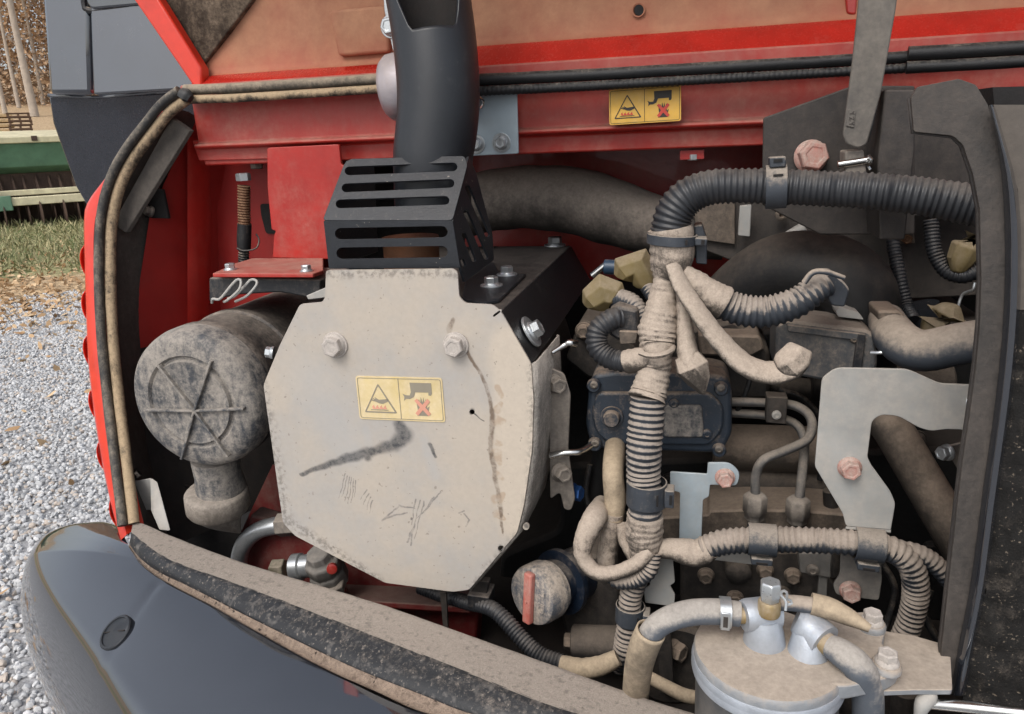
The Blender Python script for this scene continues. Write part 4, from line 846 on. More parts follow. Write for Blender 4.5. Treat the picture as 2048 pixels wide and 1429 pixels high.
# right side panel: plane through the front edge running back
sx = lambda p: V((at(906, 442, Yg).x, p.y, p.z))
XS = at(908, 442, Yg).x
def onx(x, y, X): d = ray(x, y); return CAM + d * (X / d.x)
sidep = [at(905, 441, Yg), gq[2]]
d0 = at(920, 536, Yg); d1 = d0 + V((.012, .115, .0)); ne = (d1 - d0)
nS = (at(905, 441, Yg) - d0).cross(ne).normalized()
def os_(x, y): d = ray(x, y); return CAM + d * ((d0 - CAM).dot(nS) / d.dot(nS))
sh_ = [slot(935, 375, 975, 470, 5), slot(932, 425, 972, 515, 5), slot(928, 470, 948, 520, 4.5), slot(925, 522, 928, 530, 4)]
bm = B(); slab(bm, [os_(*p) for p in rnd([(906, 441), (938, 312), (952, 345), (985, 468), (988, 520), (930, 565), (922, 540)], 3)], nS * (.0025 if nS.x < 0 else -.0025), [[os_(*p) for p in h] for h in sh_]); mk('side_panel', bm, 'black_steel', gd, bev=.0006)
# left side panel and mounting foot
bm = B(); l0 = at(650, 440, Yg + .004); l1 = at(660, 536, Yg + .004); l2 = at(692, 322, Yt + .004)
slab(bm, [l0, l1, l1 + V((.005, .115, 0)), l2 + V((.005, .06, 0)), l2], V((.0025, 0, 0)), ); mk('left_panel', bm, 'black_steel', gd, bev=.0006)
ft = [(924, 598), (966, 606), (998, 600), (1052, 548), (1000, 548), (985, 522), (930, 566)]
def ztop(x, y, dz=.0): d = ray(x, y); return CAM + d * ((zt + dz - CAM.z) / d.z)
bm = B(); slab(bm, [ztop(x, y, .004) for x, y in ft], V((0, 0, -.0032))); foot = mk('mounting_foot', bm, 'black_steel', gd, bev=.0006)
topb(foot, 983, 572, 13, zz=zt + .004); topb(foot, 1014, 550, 12, zz=zt + .004)

# ---- tail pipe
tp = thing('exhaust_pipe', 'satin black tail pipe with scooped outlet rising from the slotted guard', 'exhaust pipe', at(865, 315, YP + .09))
cl = [(866, 420, 76), (866, 330, 79), (868, 300, 80), (872, 270, 81), (876, 230, 82), (877, 180, 82.5), (874, 130, 83), (869, 80, 83.5), (862, 30, 84), (854, -20, 85), (844, -80, 86), (834, -140, 86), (824, -200, 86)]
Ypp = YP + .10
P = [at(x, y, Ypp + .03 * (i / 10) ** 2) for i, (x, y, r) in enumerate(cl)]; R = [r * mpp(p) for p, (x, y, r) in zip(P, cl)]
pts, rs, ss = catmull(P, R, .003); n_ = 64; mrow = 60; zc = at(845, 62, Ypp - .045).z; ztop_ = pts[-1].z
bm = B(); cols = []
for j in range(n_):
    th = 2 * pi * j / n_; fx = cos(th + .30); fy = sin(th + .30)
    zl_ = zc + max(0., abs(fx) - .52) ** 1.3 * .25 + max(0., -fy) * .9                # U-shaped lip on the viewer's side
    zl_ = min(zl_, ztop_); im = max(i for i, p in enumerate(pts) if p.z <= zl_ + 1e-6); fr2_ = 0
    col = []
    for i in range(mrow + 1):
        s_ = im * i / mrow; i0 = min(int(s_), len(pts) - 2); p = pts[i0].lerp(pts[i0 + 1], s_ - i0); r = rs[i0]
        T = (pts[min(i0 + 1, len(pts) - 1)] - pts[max(i0 - 1, 0)]).normalized(); a = V((1, 0, 0)); a = (a - T * a.dot(T)).normalized(); b = T.cross(a)
        if b.y > 0: b = -b
        col.append(bm.verts.new(p + (a * cos(th) + b * sin(th)) * r))
    cols.append(col)
for j in range(n_):
    c0_, c1_ = cols[j], cols[(j + 1) % n_]
    for i in range(mrow): bm.faces.new((c0_[i], c1_[i], c1_[i + 1], c0_[i + 1]))
o = mk('pipe', bm, ['black_pipe', 'void'], tp, ang=60); q = o.modifiers.new('t', 'SOLIDIFY'); q.thickness = .0035; q.offset = -1; q.material_offset = 1; q.material_offset_rim = 0

# ---- air cleaner
ac = thing('air_cleaner', 'dusty black air cleaner canister with six spoke end cap', 'air cleaner', at(400, 960, .77))
Ya = .775; c = at(383, 806, Ya); m = mpp(c); AX = V((0, 1, 0))
R = 149 * m
bm = B(); lathe(bm, [(R * .96, .03), (R * .975, .034), (R, .038), (R, .05), (R * .97, .055), (R * .97, .11), (R * 1.0, .113), (R * 1.0, .125), (R * .97, .13), (R * .97, .30), (R * .5, .32)], c, AX, 72, cap0=False); mk('housing', bm, 'black_plastic', ac, ang=40)
bm = B(); lathe(bm, [(1e-4, -.001), (R * .52, -.001), (R * .58, -.002), (R * .60, .003), (R * .63, .003), (R * .66, -.001), (R * .80, .0), (R * .90, .003), (R * .955, .009), (R * .985, .018), (R * 1.0, .026), (R * 1.0, .036), (R * .97, .038)], c, AX, 96, cap0=False, cap1=False)
cap = mk('end_cap', bm, 'capdust', ac, ang=50)
cc = at(393, 820, Ya)
for i in range(6):
    a = radians(62 + 60 * i + (3 if i % 2 else 0)); d = V((cos(a), 0, sin(a))); L = (.76 if i % 3 else .80) * R
    bm = B(); obox(bm, cc + d * L * .5 + V((0, -.0025, 0)), d * L, V((0, .008, 0)), AX.cross(d) * .0034); mk('spoke', bm, 'capdust', cap, bev=.001)
# wire clips on top of the housing
for x, y, w_ in ((0, 0, [(424, 606, .80), (426, 598, .795), (440, 598, .795), (462, 572, .80), (474, 560, .805), (482, 562, .805), (478, 580, .80), (456, 600, .797), (448, 604, .80)]), (0, 0, [(456, 598, .81), (470, 592, .805), (490, 572, .81), (502, 560, .815), (513, 562, .815), (512, 572, .812), (494, 592, .808), (470, 604, .806)])):
    bm = B(); sweep(bm, [at(*q) for q in w_], [.0017] * len(w_), step=.003, n=8); mk('wire_clip', bm, 'zinc_dusty', ac)
bm = B(); zb = at(425, 560, .84)
plate(bm, [(418, 556), (640, 560), (640, 600), (560, 585), (470, 590), (418, 604)], .875, .09); mk('mounting_band', bm, 'black_plastic', ac, bev=.002)
# dust valve
dv = at(437, 950, .83); mv = mpp(dv); ax_ = V((.10, -.1, 1))
bm = B(); lathe(bm, [(46 * mv, .03), (45 * mv, 0), (48 * mv, -.012), (48 * mv, -.03)], dv, V((.05, -.1, 1)), 40); vn = mk('outlet_neck', bm, 'capdust', ac)
bm = B(); q0 = at(433, 986, .825)
lathe(bm, [(47 * mv, .004), (57 * mv, .004), (61 * mv, .001), (62 * mv, -.012), (62 * mv, -.022), (58 * mv, -.027), (44 * mv, -.027)], q0, ax_, 40); vv = mk('dust_valve', bm, 'steel_tan', ac, ang=50)
bm = B(); rows = []; c_ = ax_.normalized()
for t in range(9):
    f = t / 8; ry = (44 * (1 - f) ** .7 + 6 * f) * mv; rx = (44 + 2 * f) * mv
    rows.append([q0 - c_ * (.026 + .036 * f) + V((-.002 * f, 0, 0)) + V((cos(2 * pi * j / 28) * rx, sin(2 * pi * j / 28) * ry, -.004 * f * cos(2 * pi * j / 28))) for j in range(29)])
grid(bm, rows); bm.faces.new([bm.verts.new(p) for p in rows[-1][:-1]]); bmesh.ops.remove_doubles(bm, verts=bm.verts, dist=1e-6); mk('duckbill', bm, 'steel_tan', vv, ang=50)

# ================================================================== ENGINE AND ITS FITTINGS
def box_px(bm, pts, Y, th, r=0): plate(bm, rnd(pts, r) if r else pts, Y, th); return bm
def ptube(name, L, mat, par, **k): return hose(name, L, mat, par, **k)
def cylx(bm, x0, y0, x1, y1, Y, rpx, n=32, Y1=None, ch=.1):
    a, b = at(x0, y0, Y), at(x1, y1, Y1 or Y); r = rpx * mpp(a); L = (b - a).length
    lathe(bm, [(r * (1 - ch), 0), (r, r * ch), (r, L - r * ch), (r * (1 - ch), L)], a, b - a, n); return bm
def screw(par, x, y, Y, rpx, mat='steel_dusty', ax=FR):
    p = at(x, y, Y); r = rpx * mpp(p); bm = B(); lathe(bm, [(r, -.001), (r, r * .35), (r * .85, r * .5), (r * .5, r * .55), (r * .42, r * .3), (1e-4, r * .3)], p, ax, 20, cap1=False); return mk('screw', bm, mat, par, ang=40)

eb = thing('engine_block', 'dusty dark engine block and castings behind the wiring', 'engine', V((.05, .95, .85)))
bm = B(); box_px(bm, [(1130, 690), (1560, 660), (1980, 640), (1980, 930), (1120, 960)], 1.10, .2, 14); mk('cylinder_head', bm, 'cast_shaded', eb, bev=.006)
bm = B(); box_px(bm, [(1120, 930), (1990, 890), (1990, 1560), (990, 1560), (1000, 1110), (1120, 1060)], 1.04, .25, 20); mk('crankcase', bm, 'cast_shaded', eb, bev=.008)
bm = B(); box_px(bm, [(1136, 1118), (1236, 1106), (1246, 1330), (1138, 1310), (1122, 1230)], .80, .12, 12); mk('filler_casting', bm, 'cast', eb, bev=.006)
bm = B(); cylx(bm, 1146, 1284, 1250, 1288, .78, 34, ch=.06); bs = mk('breather_boss', bm, 'cast', eb, ang=40)
bm = B(); a = at(1147, 1284, .78); lathe(bm, [(17 * mpp(a), 0), (17 * mpp(a), .010), (14 * mpp(a), .012)], a, V((-1, -.1, 0)), 6); mk('hex_plug', bm, 'cast_tan', bs, bev=.0006)
bm = B(); cylx(bm, 1425, 893, 1668, 902, .94, 46); mk('intake_runner', bm, 'cast_tan', eb, ang=40)
bm = B(); cylx(bm, 1440, 958, 1680, 968, .95, 40); mk('intake_runner', bm, 'cast', eb, ang=40)
bm = B(); box_px(bm, [(1320, 1036), (1415, 1030), (1420, 1022), (1500, 1020), (1610, 1022), (1700, 1030), (1700, 1082), (1320, 1086)], .86, .08, 6); mk('fuel_gallery', bm, 'cast_tan', eb, bev=.004)
bm = B(); box_px(bm, [(1360, 1110), (1620, 1100), (1700, 1200), (1640, 1260), (1360, 1230)], .88, .06, 16); gc = mk('gear_cover', bm, 'cast', eb, bev=.005)
for x, y in ((1412, 1150), (1470, 1195), (1530, 1140), (1585, 1150)): nbolt(gc, x, y, .88, 12, 'cast_tan', wash=1.4)
for x, y, r in ((1475, 1130, 26), (1560, 1190, 22)):
    p = at(x, y, .87); bm = B(); lathe(bm, [(r * mpp(p), 0), (r * mpp(p) * .95, .02), (r * mpp(p) * .6, .024)], p, FR, 24); mk('boss', bm, 'cast', gc)
bm = B(); box_px(bm, [(1340, 670), (1470, 640), (1540, 700), (1540, 800), (1350, 800)], .93, .1, 12); mk('throttle_body', bm, 'cast', eb, bev=.005)
bm = B(); box_px(bm, [(1395, 668), (1520, 672), (1530, 700), (1500, 716), (1400, 712)], .90, .05, 8); mk('connector_block', bm, 'cast_tan', eb, bev=.003)
bm = B(); box_px(bm, [(1160, 640), (1250, 660), (1290, 740), (1180, 760), (1130, 720)], .96, .1, 10); fl = mk('exhaust_flange', bm, 'cast', eb, bev=.004)
for x, y in ((1168, 662), (1200, 700)): nbolt(fl, x, y, .955, 12, 'cast_tan', wash=1.5)
bm = B(); cylx(bm, 1190, 1000, 1215, 870, .90, 22); mk('oil_pipe', bm, 'cast_shaded', eb)
bm = B(); p = at(1345, 1330, .80); r = 95 * mpp(p); lathe(bm, [(r * .4, -.004), (r * .9, -.004), (r, .002), (r, .01), (r * .92, .014), (r, .018), (r, .028), (r * .6, .03)], p, V((-.15, 1, 0)), 48); pu = mk('fan_pulley', bm, 'cast', eb, ang=40)
nbolt(pu, 1345, 1298, .795, 18, 'cast_tan', ax=V((.9, -.6, 0)), wash=1.3)
bm = B(); box_px(bm, [(1310, 1240), (1340, 1236), (1348, 1380), (1320, 1390)], .77, .01, 4); mk('belt_guard', bm, 'cast', eb, bev=.002)
for i, (x0, y0, x1, y1, Y, r, mt) in enumerate(((1500, 520, 1610, 455, 1.04, 12, 'zinc_dusty'), (1640, 1260, 1700, 1420, .80, 20, 'cast'), (1730, 1400, 1760, 1480, .74, 26, 'cast'), (1810, 1380, 1800, 1480, .72, 24, 'cast'), (1660, 980, 1670, 1150, .88, 14, 'cast'), (1180, 1110, 1320, 1120, .9, 30, 'cast_shaded'), (1620, 760, 1900, 770, .98, 44, 'cast'), (1430, 760, 1640, 780, .98, 20, 'cast'))):
    bm = B(); cylx(bm, x0, y0, x1, y1, Y, r); mk('casting_rib', bm, mt, eb, ang=40)
for i in range(26):
    x, y = random.uniform(1140, 1930), random.uniform(740, 1330); Y = random.uniform(.93, .99)
    nbolt(eb, x, y, Y, random.uniform(9, 15), random.choice(['cast', 'cast_shaded', 'cast_tan']), wash=1.5)

# ---- radiator side: shroud, dark mounting bracket, strut
rs_ = thing('radiator_shroud', 'brown dusty shroud plate behind the corrugated conduit', 'shroud', at(1600, 560, 1.08))
bm = B(); box_px(bm, [(1360, 395), (1990, 370), (1990, 590), (1800, 600), (1560, 560), (1380, 490)], 1.08, .01, 6); mk('plate', bm, 'post', rs_, bev=.002)
bm = B(); box_px(bm, rnd([(1480, 412), (1503, 410), (1500, 474), (1476, 472)], 3), 1.05, .008); mk('galvanised_strip', bm, 'zinc_dusty', rs_, bev=.001)
p = at(1563, 430, 1.06); bm = B(); lathe(bm, [(12 * mpp(p), -.004), (12 * mpp(p), .004), (9 * mpp(p), .005), (5 * mpp(p), .005), (4.5 * mpp(p), 0)], p, FR, 24); mk('washer', bm, 'cast_tan', rs_)
bm = B(); box_px(bm, [(1795, 465), (1828, 462), (1830, 488), (1798, 490)], 1.06, .01, 3); nb = mk('weld_nut', bm, 'cast_tan', rs_, bev=.001); nbolt(nb, 1812, 478, 1.058, 9, 'rust', wash=0)
bm = B(); box_px(bm, [(1380, 405), (1470, 400), (1470, 490), (1400, 480)], 1.07, .006, 3); mk('tan_panel', bm, 'cast_tan', rs_, bev=.001)
bm = B(); box_px(bm, [(1740, 225), (2010, 225), (2010, 420), (1740, 440)], 1.0, .01, 4); mk('upper_plate', bm, 'post_dark', rs_, bev=.002)
mb = thing('strut_bracket', 'dark triangular steel bracket that carries the gas strut', 'bracket', at(1650, 390, .86))
bm = B(); box_px(bm, [(1527, 236), (1705, 172), (1830, 172), (1830, 470), (1640, 470), (1524, 410)], .87, .006, 5); bp = mk('plate', bm, 'post_dark', mb, bev=.0015)
nbolt(bp, 1620, 314, .87, 26, 'pink_bolt', wash=1.18, ax=V((.12, -1, .1)))
bm = B(); box_px(bm, [(1770, 180), (1830, 180), (1830, 300), (1810, 480), (1760, 480), (1755, 330)], .80, .06, 5); mk('upright', bm, 'post_dark', mb, bev=.002)
bm = B(); box_px(bm, [(1690, 302), (1728, 300), (1734, 350), (1690, 352)], .80, .03, 6); cl_ = mk('clevis', bm, 'steel_dusty', mb, bev=.003)
bm = B(); P, R = pp([(1676, 330, .80, 8), (1742, 320, .80, 8)]); sweep(bm, P, R, n=12, step=.004); mk('pin', bm, 'steel', cl_)
bm = B(); sweep(bm, [at(1738, 312, .795), at(1744, 322, .79), at(1736, 332, .795), at(1740, 340, .795)], [.0016] * 4, step=.002, n=8); mk('spring_clip', bm, 'steel', cl_)
gs_ = thing('gas_strut', 'flat grey dusty stay arm holding the hood open', 'strut', at(1715, 300, .80))
bm = B(); box_px(bm, [(1732, -130), (1812, -130), (1792, 20), (1763, 184), (1734, 290), (1715, 298), (1692, 288), (1686, 270), (1706, 120)], .79, .006, 8); mk('arm', bm, 'post_grey', gs_, bev=.0015)
bm = B(); slab(bm, [at(1790, 20, .7905), at(1762, 184, .7905), at(1738, 285, .7905), at(1810, -130, .7905)], V((.002, .028, 0))); mk('folded_side', bm, 'black_steel', gs_, bev=.001)  # darker steel stands for the shaded side of the arm
bm = B(); box_px(bm, rnd([(1698, 218), (1712, 222), (1708, 256), (1692, 252)], 2), .7885, .002); st_ = mk('stamped_plate', bm, 'post_grey', gs_, bev=.0004)
for i, ch in enumerate('YZY'):
    cu = bpy.data.curves.new('t', 'FONT'); cu.body = ch; cu.size = .006; cu.extrude = .0003
    to = bpy.data.objects.new('t', cu); me = to.to_mesh(); bm = B(); bm.from_mesh(me); to.to_mesh_clear(); bpy.data.objects.remove(to)
    bmesh.ops.rotate(bm, verts=bm.verts, cent=(0, 0, 0), matrix=Matrix.Rotation(radians(90), 3, 'X')); bmesh.ops.rotate(bm, verts=bm.verts, cent=(0, 0, 0), matrix=Matrix.Rotation(radians(80), 3, 'Y'))
    bmesh.ops.translate(bm, verts=bm.verts, vec=at(1699 - i * .4, 224 + i * 10.5, .7882)); mk('stamped_letter', bm, 'post_dark', st_)

# ---- hoses
h_ = hose('coolant_hose', [(900, 425, 1.15, 58), (980, 402, 1.15, 60), (1060, 396, 1.15, 62), (1150, 402, 1.15, 66), (1220, 424, 1.14, 66), (1290, 446, 1.13, 60), (1370, 462, 1.12, 52), (1450, 470, 1.12, 50)], 'taupe_hose', n=36, step=.01, jit=.05)
tag(h_, 'fat taupe dusty rubber hose crossing behind the heat guard', 'hose')
h_ = hose('intake_elbow', [(1430, 640, 1.0, 60), (1490, 585, .98, 70), (1560, 545, .96, 76), (1640, 545, .94, 80), (1700, 580, .93, 82), (1715, 650, .93, 80), (1710, 720, .95, 76)], 'dark_hose', n=40, step=.008)
tag(h_, 'large dark rubber intake elbow below the black conduit', 'hose')
h_ = hose('side_hose', [(1772, 640, .87, 34), (1786, 668, .83, 40), (1812, 692, .80, 42), (1850, 702, .79, 42), (1910, 690, .78, 42), (1990, 676, .77, 42)], 'grey_hose', n=30, step=.006)
tag(h_, 'thick grey hose entering behind the right hand post', 'hose')
rp = thing('coolant_pipe', 'slanting steel coolant pipe seen through the bent bracket', 'pipe', at(1900, 1080, .84))
bm = B(); P, R = pp([(1752, 822, .86, 36), (1785, 860, .85, 38), (1830, 935, .84, 39), (1880, 1020, .83, 40), (1940, 1120, .82, 41)]); sweep(bm, P, R, n=32, step=.008); mk('pipe', bm, 'cast_tan', rp, ang=60)
for nm, L, lab in (('thin_conduit', [(1782, 440, .98, 13), (1785, 480, .97, 13), (1800, 560, .95, 14), (1812, 610, .94, 14), (1826, 640, .92, 14)], 'thin black corrugated conduit dropping in front of the shroud'),
                   ('thin_conduit', [(1862, 440, .98, 15), (1868, 500, .97, 15), (1890, 540, .96, 15), (1925, 552, .95, 16), (1960, 540, .95, 16)], 'thin black corrugated conduit curving to the yellow boot by the post')):
    tag(hose(nm, L, 'conduit_black', rib=(.0042, .14)), lab, 'conduit', 'thin conduits in front of the shroud')
bm = B(); P, R = pp([(1840, 610, .95, 34), (1850, 655, .95, 34)]); sweep(bm, P, R, n=24); tag(mk('hose_clamp_band', bm, 'black_steel'), 'shiny dark clamp band in the shadow left of the tan boot', 'clamp')
bm = B(); P, R = pp([(1915, 618, .90, 3), (1925, 590, .90, 3), (1945, 580, .89, 3), (1950, 566, .89, 3)]); sweep(bm, P, R, n=8, step=.002); tag(mk('wire_retainer', bm, 'zinc'), 'bent spring wire beside the tan boot near the post', 'wire')

# ---- rubber boots over connectors
def boot(L, lab, lab2=None, tail=None):
    t = thing('connector_boot', lab, 'boot', at(*L[-1][:3]), 'rubber boots over the injector connectors')
    bm = B(); P, R = pp(L); rr_ = []
    for i, (p, r) in enumerate(zip(P, R)):
        T = (P[min(i + 1, len(P) - 1)] - P[max(i - 1, 0)]).normalized(); a, b, _ = frame(T); rr_.append([p + (a * cos(2 * pi * j / 7) + b * sin(2 * pi * j / 7)) * r * random.uniform(.95, 1.05) for j in range(7)])
    grid(bm, [r + [r[0]] for r in rr_]); bmesh.ops.remove_doubles(bm, verts=bm.verts, dist=1e-6); bmesh.ops.holes_fill(bm, edges=bm.edges)
    o = mk('boot', bm, 'olive', t, ang=25, bev=.003, seg=3)
    if tail: hose('cable', tail, 'conduit_half', t, rib=(.0042, .12))
boot([(1240, 556, .84, 14), (1248, 540, .84, 30), (1278, 528, .84, 36), (1294, 560, .84, 30), (1296, 574, .84, 22)], 'olive rubber boot nearest the taped conduit', tail=[(1290, 560, .84, 18), (1300, 580, .83, 17), (1312, 600, .82, 16)])
boot([(1172, 612, .83, 10), (1184, 600, .83, 30), (1208, 582, .83, 38), (1230, 590, .83, 30), (1236, 598, .83, 21)], 'olive rubber boot right of the muffler cover', tail=[(1218, 594, .83, 19), (1245, 598, .82, 19), (1270, 610, .81, 18), (1288, 640, .80, 17)])
boot([(1862, 672, .88, 26), (1876, 652, .88, 36), (1896, 630, .88, 36), (1904, 608, .88, 16)], 'tan rubber boot above the thick grey hose')
boot([(1915, 545, .95, 14), (1922, 520, .95, 28), (1935, 492, .95, 32), (1950, 470, .95, 22)], 'yellowish boot half hidden behind the right hand post')
sn = thing('pressure_sensor', 'small steel sensor with blue body left of the olive boot', 'sensor', at(1215, 535, .88))
bm = B(); cylx(bm, 1184, 552, 1214, 528, .88, 7, Y1=.88); mk('probe', bm, 'steel', sn)
bm = B(); cylx(bm, 1208, 534, 1250, 536, .88, 15, n=12); mk('body', bm, 'blue_bolt_dark', sn)

# ---- wiring harness
wh = thing('wiring_harness', 'main wiring loom of corrugated conduit and dusty tape hanging before the engine', 'wiring harness', at(1290, 1340, .70))
hose('upper_conduit', [(2010, 420, .74, 43), (1950, 411, .75, 42), (1850, 394, .76, 39), (1750, 383, .77, 37), (1650, 378, .78, 36), (1560, 374, .785, 36), (1480, 372, .785, 35), (1420, 376, .785, 36), (1375, 394, .785, 38), (1348, 428, .785, 39), (1338, 470, .785, 39)], 'conduit_black', wh, rib=(.0058, .09), n=28)
hose('tape_collar', [(1340, 456, .785, 43), (1343, 480, .785, 45), (1344, 505, .785, 45), (1338, 535, .785, 40), (1330, 552, .785, 31)], 'tape', wh, wrap=(.012, .05), n=26)
hose('taped_trunk', [(1332, 540, .785, 25), (1328, 585, .78, 25), (1322, 620, .775, 33), (1316, 660, .77, 38), (1314, 690, .765, 37), (1314, 708, .76, 30), (1312, 735, .76, 29), (1300, 780, .755, 36), (1294, 800, .75, 38)], 'tape', wh, wrap=(.0062, .10), n=26)
hose('trunk_conduit', [(1296, 795, .75, 36), (1292, 850, .745, 37), (1288, 900, .74, 36), (1287, 950, .74, 35), (1290, 1010, .735, 34), (1289, 1050, .735, 35), (1288, 1085, .735, 33)], 'conduit_half', wh, rib=(.0066, .10), n=28)
hose('lower_tape', [(1290, 1030, .733, 36), (1288, 1060, .733, 37), (1289, 1090, .733, 33), (1287, 1115, .733, 29)], 'tape', wh, wrap=(.007, .07), n=26)
hose('lower_conduit', [(1288, 1105, .735, 27), (1276, 1150, .735, 24), (1262, 1190, .735, 23), (1258, 1240, .735, 23), (1252, 1280, .735, 24), (1246, 1310, .735, 22), (1238, 1340, .74, 16)], 'conduit', wh, rib=(.0062, .13), n=22)
# branches
hose('flat_branch', [(1345, 530, .765, 16), (1362, 570, .755, 20), (1395, 622, .745, 22), (1440, 682, .74, 24), (1490, 730, .735, 26), (1540, 746, .735, 27), (1580, 735, .735, 30), (1604, 705, .74, 24)], 'tape', wh, wrap=(.011, .06), n=20, flat=.62)
hose('dropping_branch', [(1350, 545, .775, 14), (1365, 600, .77, 18), (1370, 660, .765, 24), (1374, 700, .76, 30), (1382, 735, .755, 33), (1394, 762, .755, 24), (1404, 786, .755, 8)], 'tape', wh, wrap=(.009, .10), n=20, flat=.7)
hose('conduit_tape', [(1362, 548, .775, 20), (1395, 572, .775, 28), (1425, 594, .775, 33), (1450, 608, .775, 34)], 'tape', wh, wrap=(.008, .08), n=22)
def plug(L, par=wh, name='taped_plug'):
    bm = B(); P, R = pp(L); rr_ = []
    for i, (p, r) in enumerate(zip(P, R)):
        T = (P[min(i + 1, len(P) - 1)] - P[max(i - 1, 0)]).normalized(); a, b, _ = frame(T); rr_.append([p + (a * cos(2 * pi * j / 6 + .4) + b * sin(2 * pi * j / 6 + .4)) * r for j in range(6)])
    grid(bm, [r + [r[0]] for r in rr_]); bmesh.ops.remove_doubles(bm, verts=bm.verts, dist=1e-6); bmesh.ops.holes_fill(bm, edges=bm.edges); return mk(name, bm, 'tape', par, ang=25, bev=.003, seg=3)
plug([(1560, 742, .735, 26), (1576, 732, .735, 36), (1590, 716, .737, 36), (1602, 694, .74, 28)])
plug([(1376, 712, .757, 28), (1384, 735, .752, 36), (1398, 762, .752, 24), (1408, 790, .752, 3)])
hose('curved_conduit', [(1385, 570, .78, 22), (1420, 590, .78, 30), (1470, 617, .78, 33), (1530, 624, .78, 33), (1590, 607, .78, 32), (1630, 580, .785, 30), (1652, 566, .79, 28)], 'conduit_half', wh, rib=(.0062, .13), n=24)
bm = B(); box_px(bm, [(1640, 550), (1668, 548), (1690, 566), (1700, 580), (1690, 615), (1664, 612), (1650, 590)], .785, .035, 6); cn = mk('connector_plug', bm, 'conduit_half', wh, bev=.003)
bm = B(); P, R = pp([(1608, 566, .765, 6), (1625, 546, .765, 6), (1650, 544, .765, 6), (1688, 556, .77, 5)]); sweep(bm, P, R, n=10, step=.003); mk('locking_tab', bm, 'grey_hose', cn)
hose('looped_conduit', [(1300, 716, .76, 20), (1260, 724, .765, 22), (1222, 718, .77, 23), (1196, 696, .775, 23), (1196, 662, .78, 23), (1222, 640, .785, 23), (1240, 636, .79, 22)], 'conduit_black', wh, rib=(.005, .11), n=20)
hose('loop_tape', [(1312, 714, .758, 25), (1285, 718, .76, 24), (1252, 724, .765, 24)], 'tape', wh, wrap=(.008, .08), n=20)
bm = B(); box_px(bm, [(1214, 628), (1235, 612), (1276, 620), (1280, 668), (1240, 684), (1216, 670)], .785, .05, 6); c2 = mk('injector_plug', bm, 'black_plastic', wh, bev=.004)
bm = B(); box_px(bm, [(1238, 662), (1276, 664), (1272, 688), (1240, 690)], .78, .03, 3); mk('plug_latch', bm, 'cast_tan', c2, bev=.002)
# cable ties at the trunk and ring
for L in ([(1280, 706, .742), (1300, 712, .735), (1325, 710, .735), (1342, 702, .745), (1346, 694, .76)],):
    bm = B(); sweep(bm, [at(*p) for p in L], [.003] * len(L), step=.003, n=8); mk('cable_tie', bm, 'tape', wh)
# loops under the trunk
hose('taped_loop', [(1300, 1100, .72, 15), (1272, 1128, .715, 15), (1230, 1146, .715, 15), (1190, 1144, .72, 16), (1166, 1112, .725, 17), (1172, 1070, .73, 22), (1190, 1035, .745, 24), (1204, 1012, .79, 20)], 'tape', wh, wrap=(.010, .07), n=18)
hose('ribbed_loop', [(1306, 1105, .725, 17), (1298, 1140, .72, 18), (1270, 1160, .72, 18), (1235, 1160, .725, 18), (1215, 1140, .735, 15)], 'conduit', wh, rib=(.0045, .13), n=18)
hose('tan_sleeve', [(1232, 880, .87, 20), (1228, 912, .80, 21), (1226, 950, .77, 21), (1230, 1000, .765, 22), (1226, 1040, .76, 20)], 'sleeve', wh, n=20)
hose('sleeve_tail', [(1228, 1025, .76, 20), (1222, 1060, .76, 18), (1214, 1100, .76, 18), (1212, 1135, .755, 17)], 'tape', wh, wrap=(.012, .07), n=18)
hose('short_branch', [(1246, 1050, .75, 12), (1250, 1080, .75, 14), (1268, 1112, .745, 15)], 'tape', wh, wrap=(.010, .08), n=16)
# lower run to the right
hose('taped_run', [(1312, 1098, .735, 18), (1345, 1098, .735, 21), (1372, 1104, .735, 27), (1398, 1106, .735, 27), (1420, 1094, .735, 25)], 'tape', wh, wrap=(.010, .07), n=20)
hose('right_conduit', [(1405, 1098, .735, 25), (1450, 1084, .735, 27), (1520, 1080, .735, 27), (1600, 1080, .735, 27), (1680, 1084, .73, 27), (1740, 1090, .73, 28), (1790, 1102, .73, 27), (1822, 1132, .73, 26), (1832, 1180, .735, 26), (1824, 1230, .74, 25), (1806, 1280, .745, 25)], 'conduit', wh, rib=(.0062, .14), n=22)
hose('end_branch', [(1790, 1098, .735, 18), (1830, 1104, .735, 18), (1865, 1124, .735, 20), (1900, 1160, .735, 20)], 'conduit', wh, rib=(.0058, .12), n=20)
for L in ([(1470, 690, .90, 5), (1500, 740, .88, 5), (1490, 790, .88, 5), (1470, 830, .89, 5)], [(1180, 930, .88, 6), (1172, 990, .87, 6), (1190, 1060, .86, 6), (1176, 1120, .86, 6)], [(1560, 780, .93, 6), (1610, 800, .92, 6), (1650, 860, .92, 6), (1640, 960, .92, 6)], [(1760, 1120, .84, 7), (1790, 1180, .83, 7), (1770, 1260, .82, 7)], [(1860, 1180, .86, 8), (1850, 1230, .85, 8), (1880, 1290, .84, 8)]):
    hose('loose_wire', L, 'black_rubber', wh, step=.006, n=8)
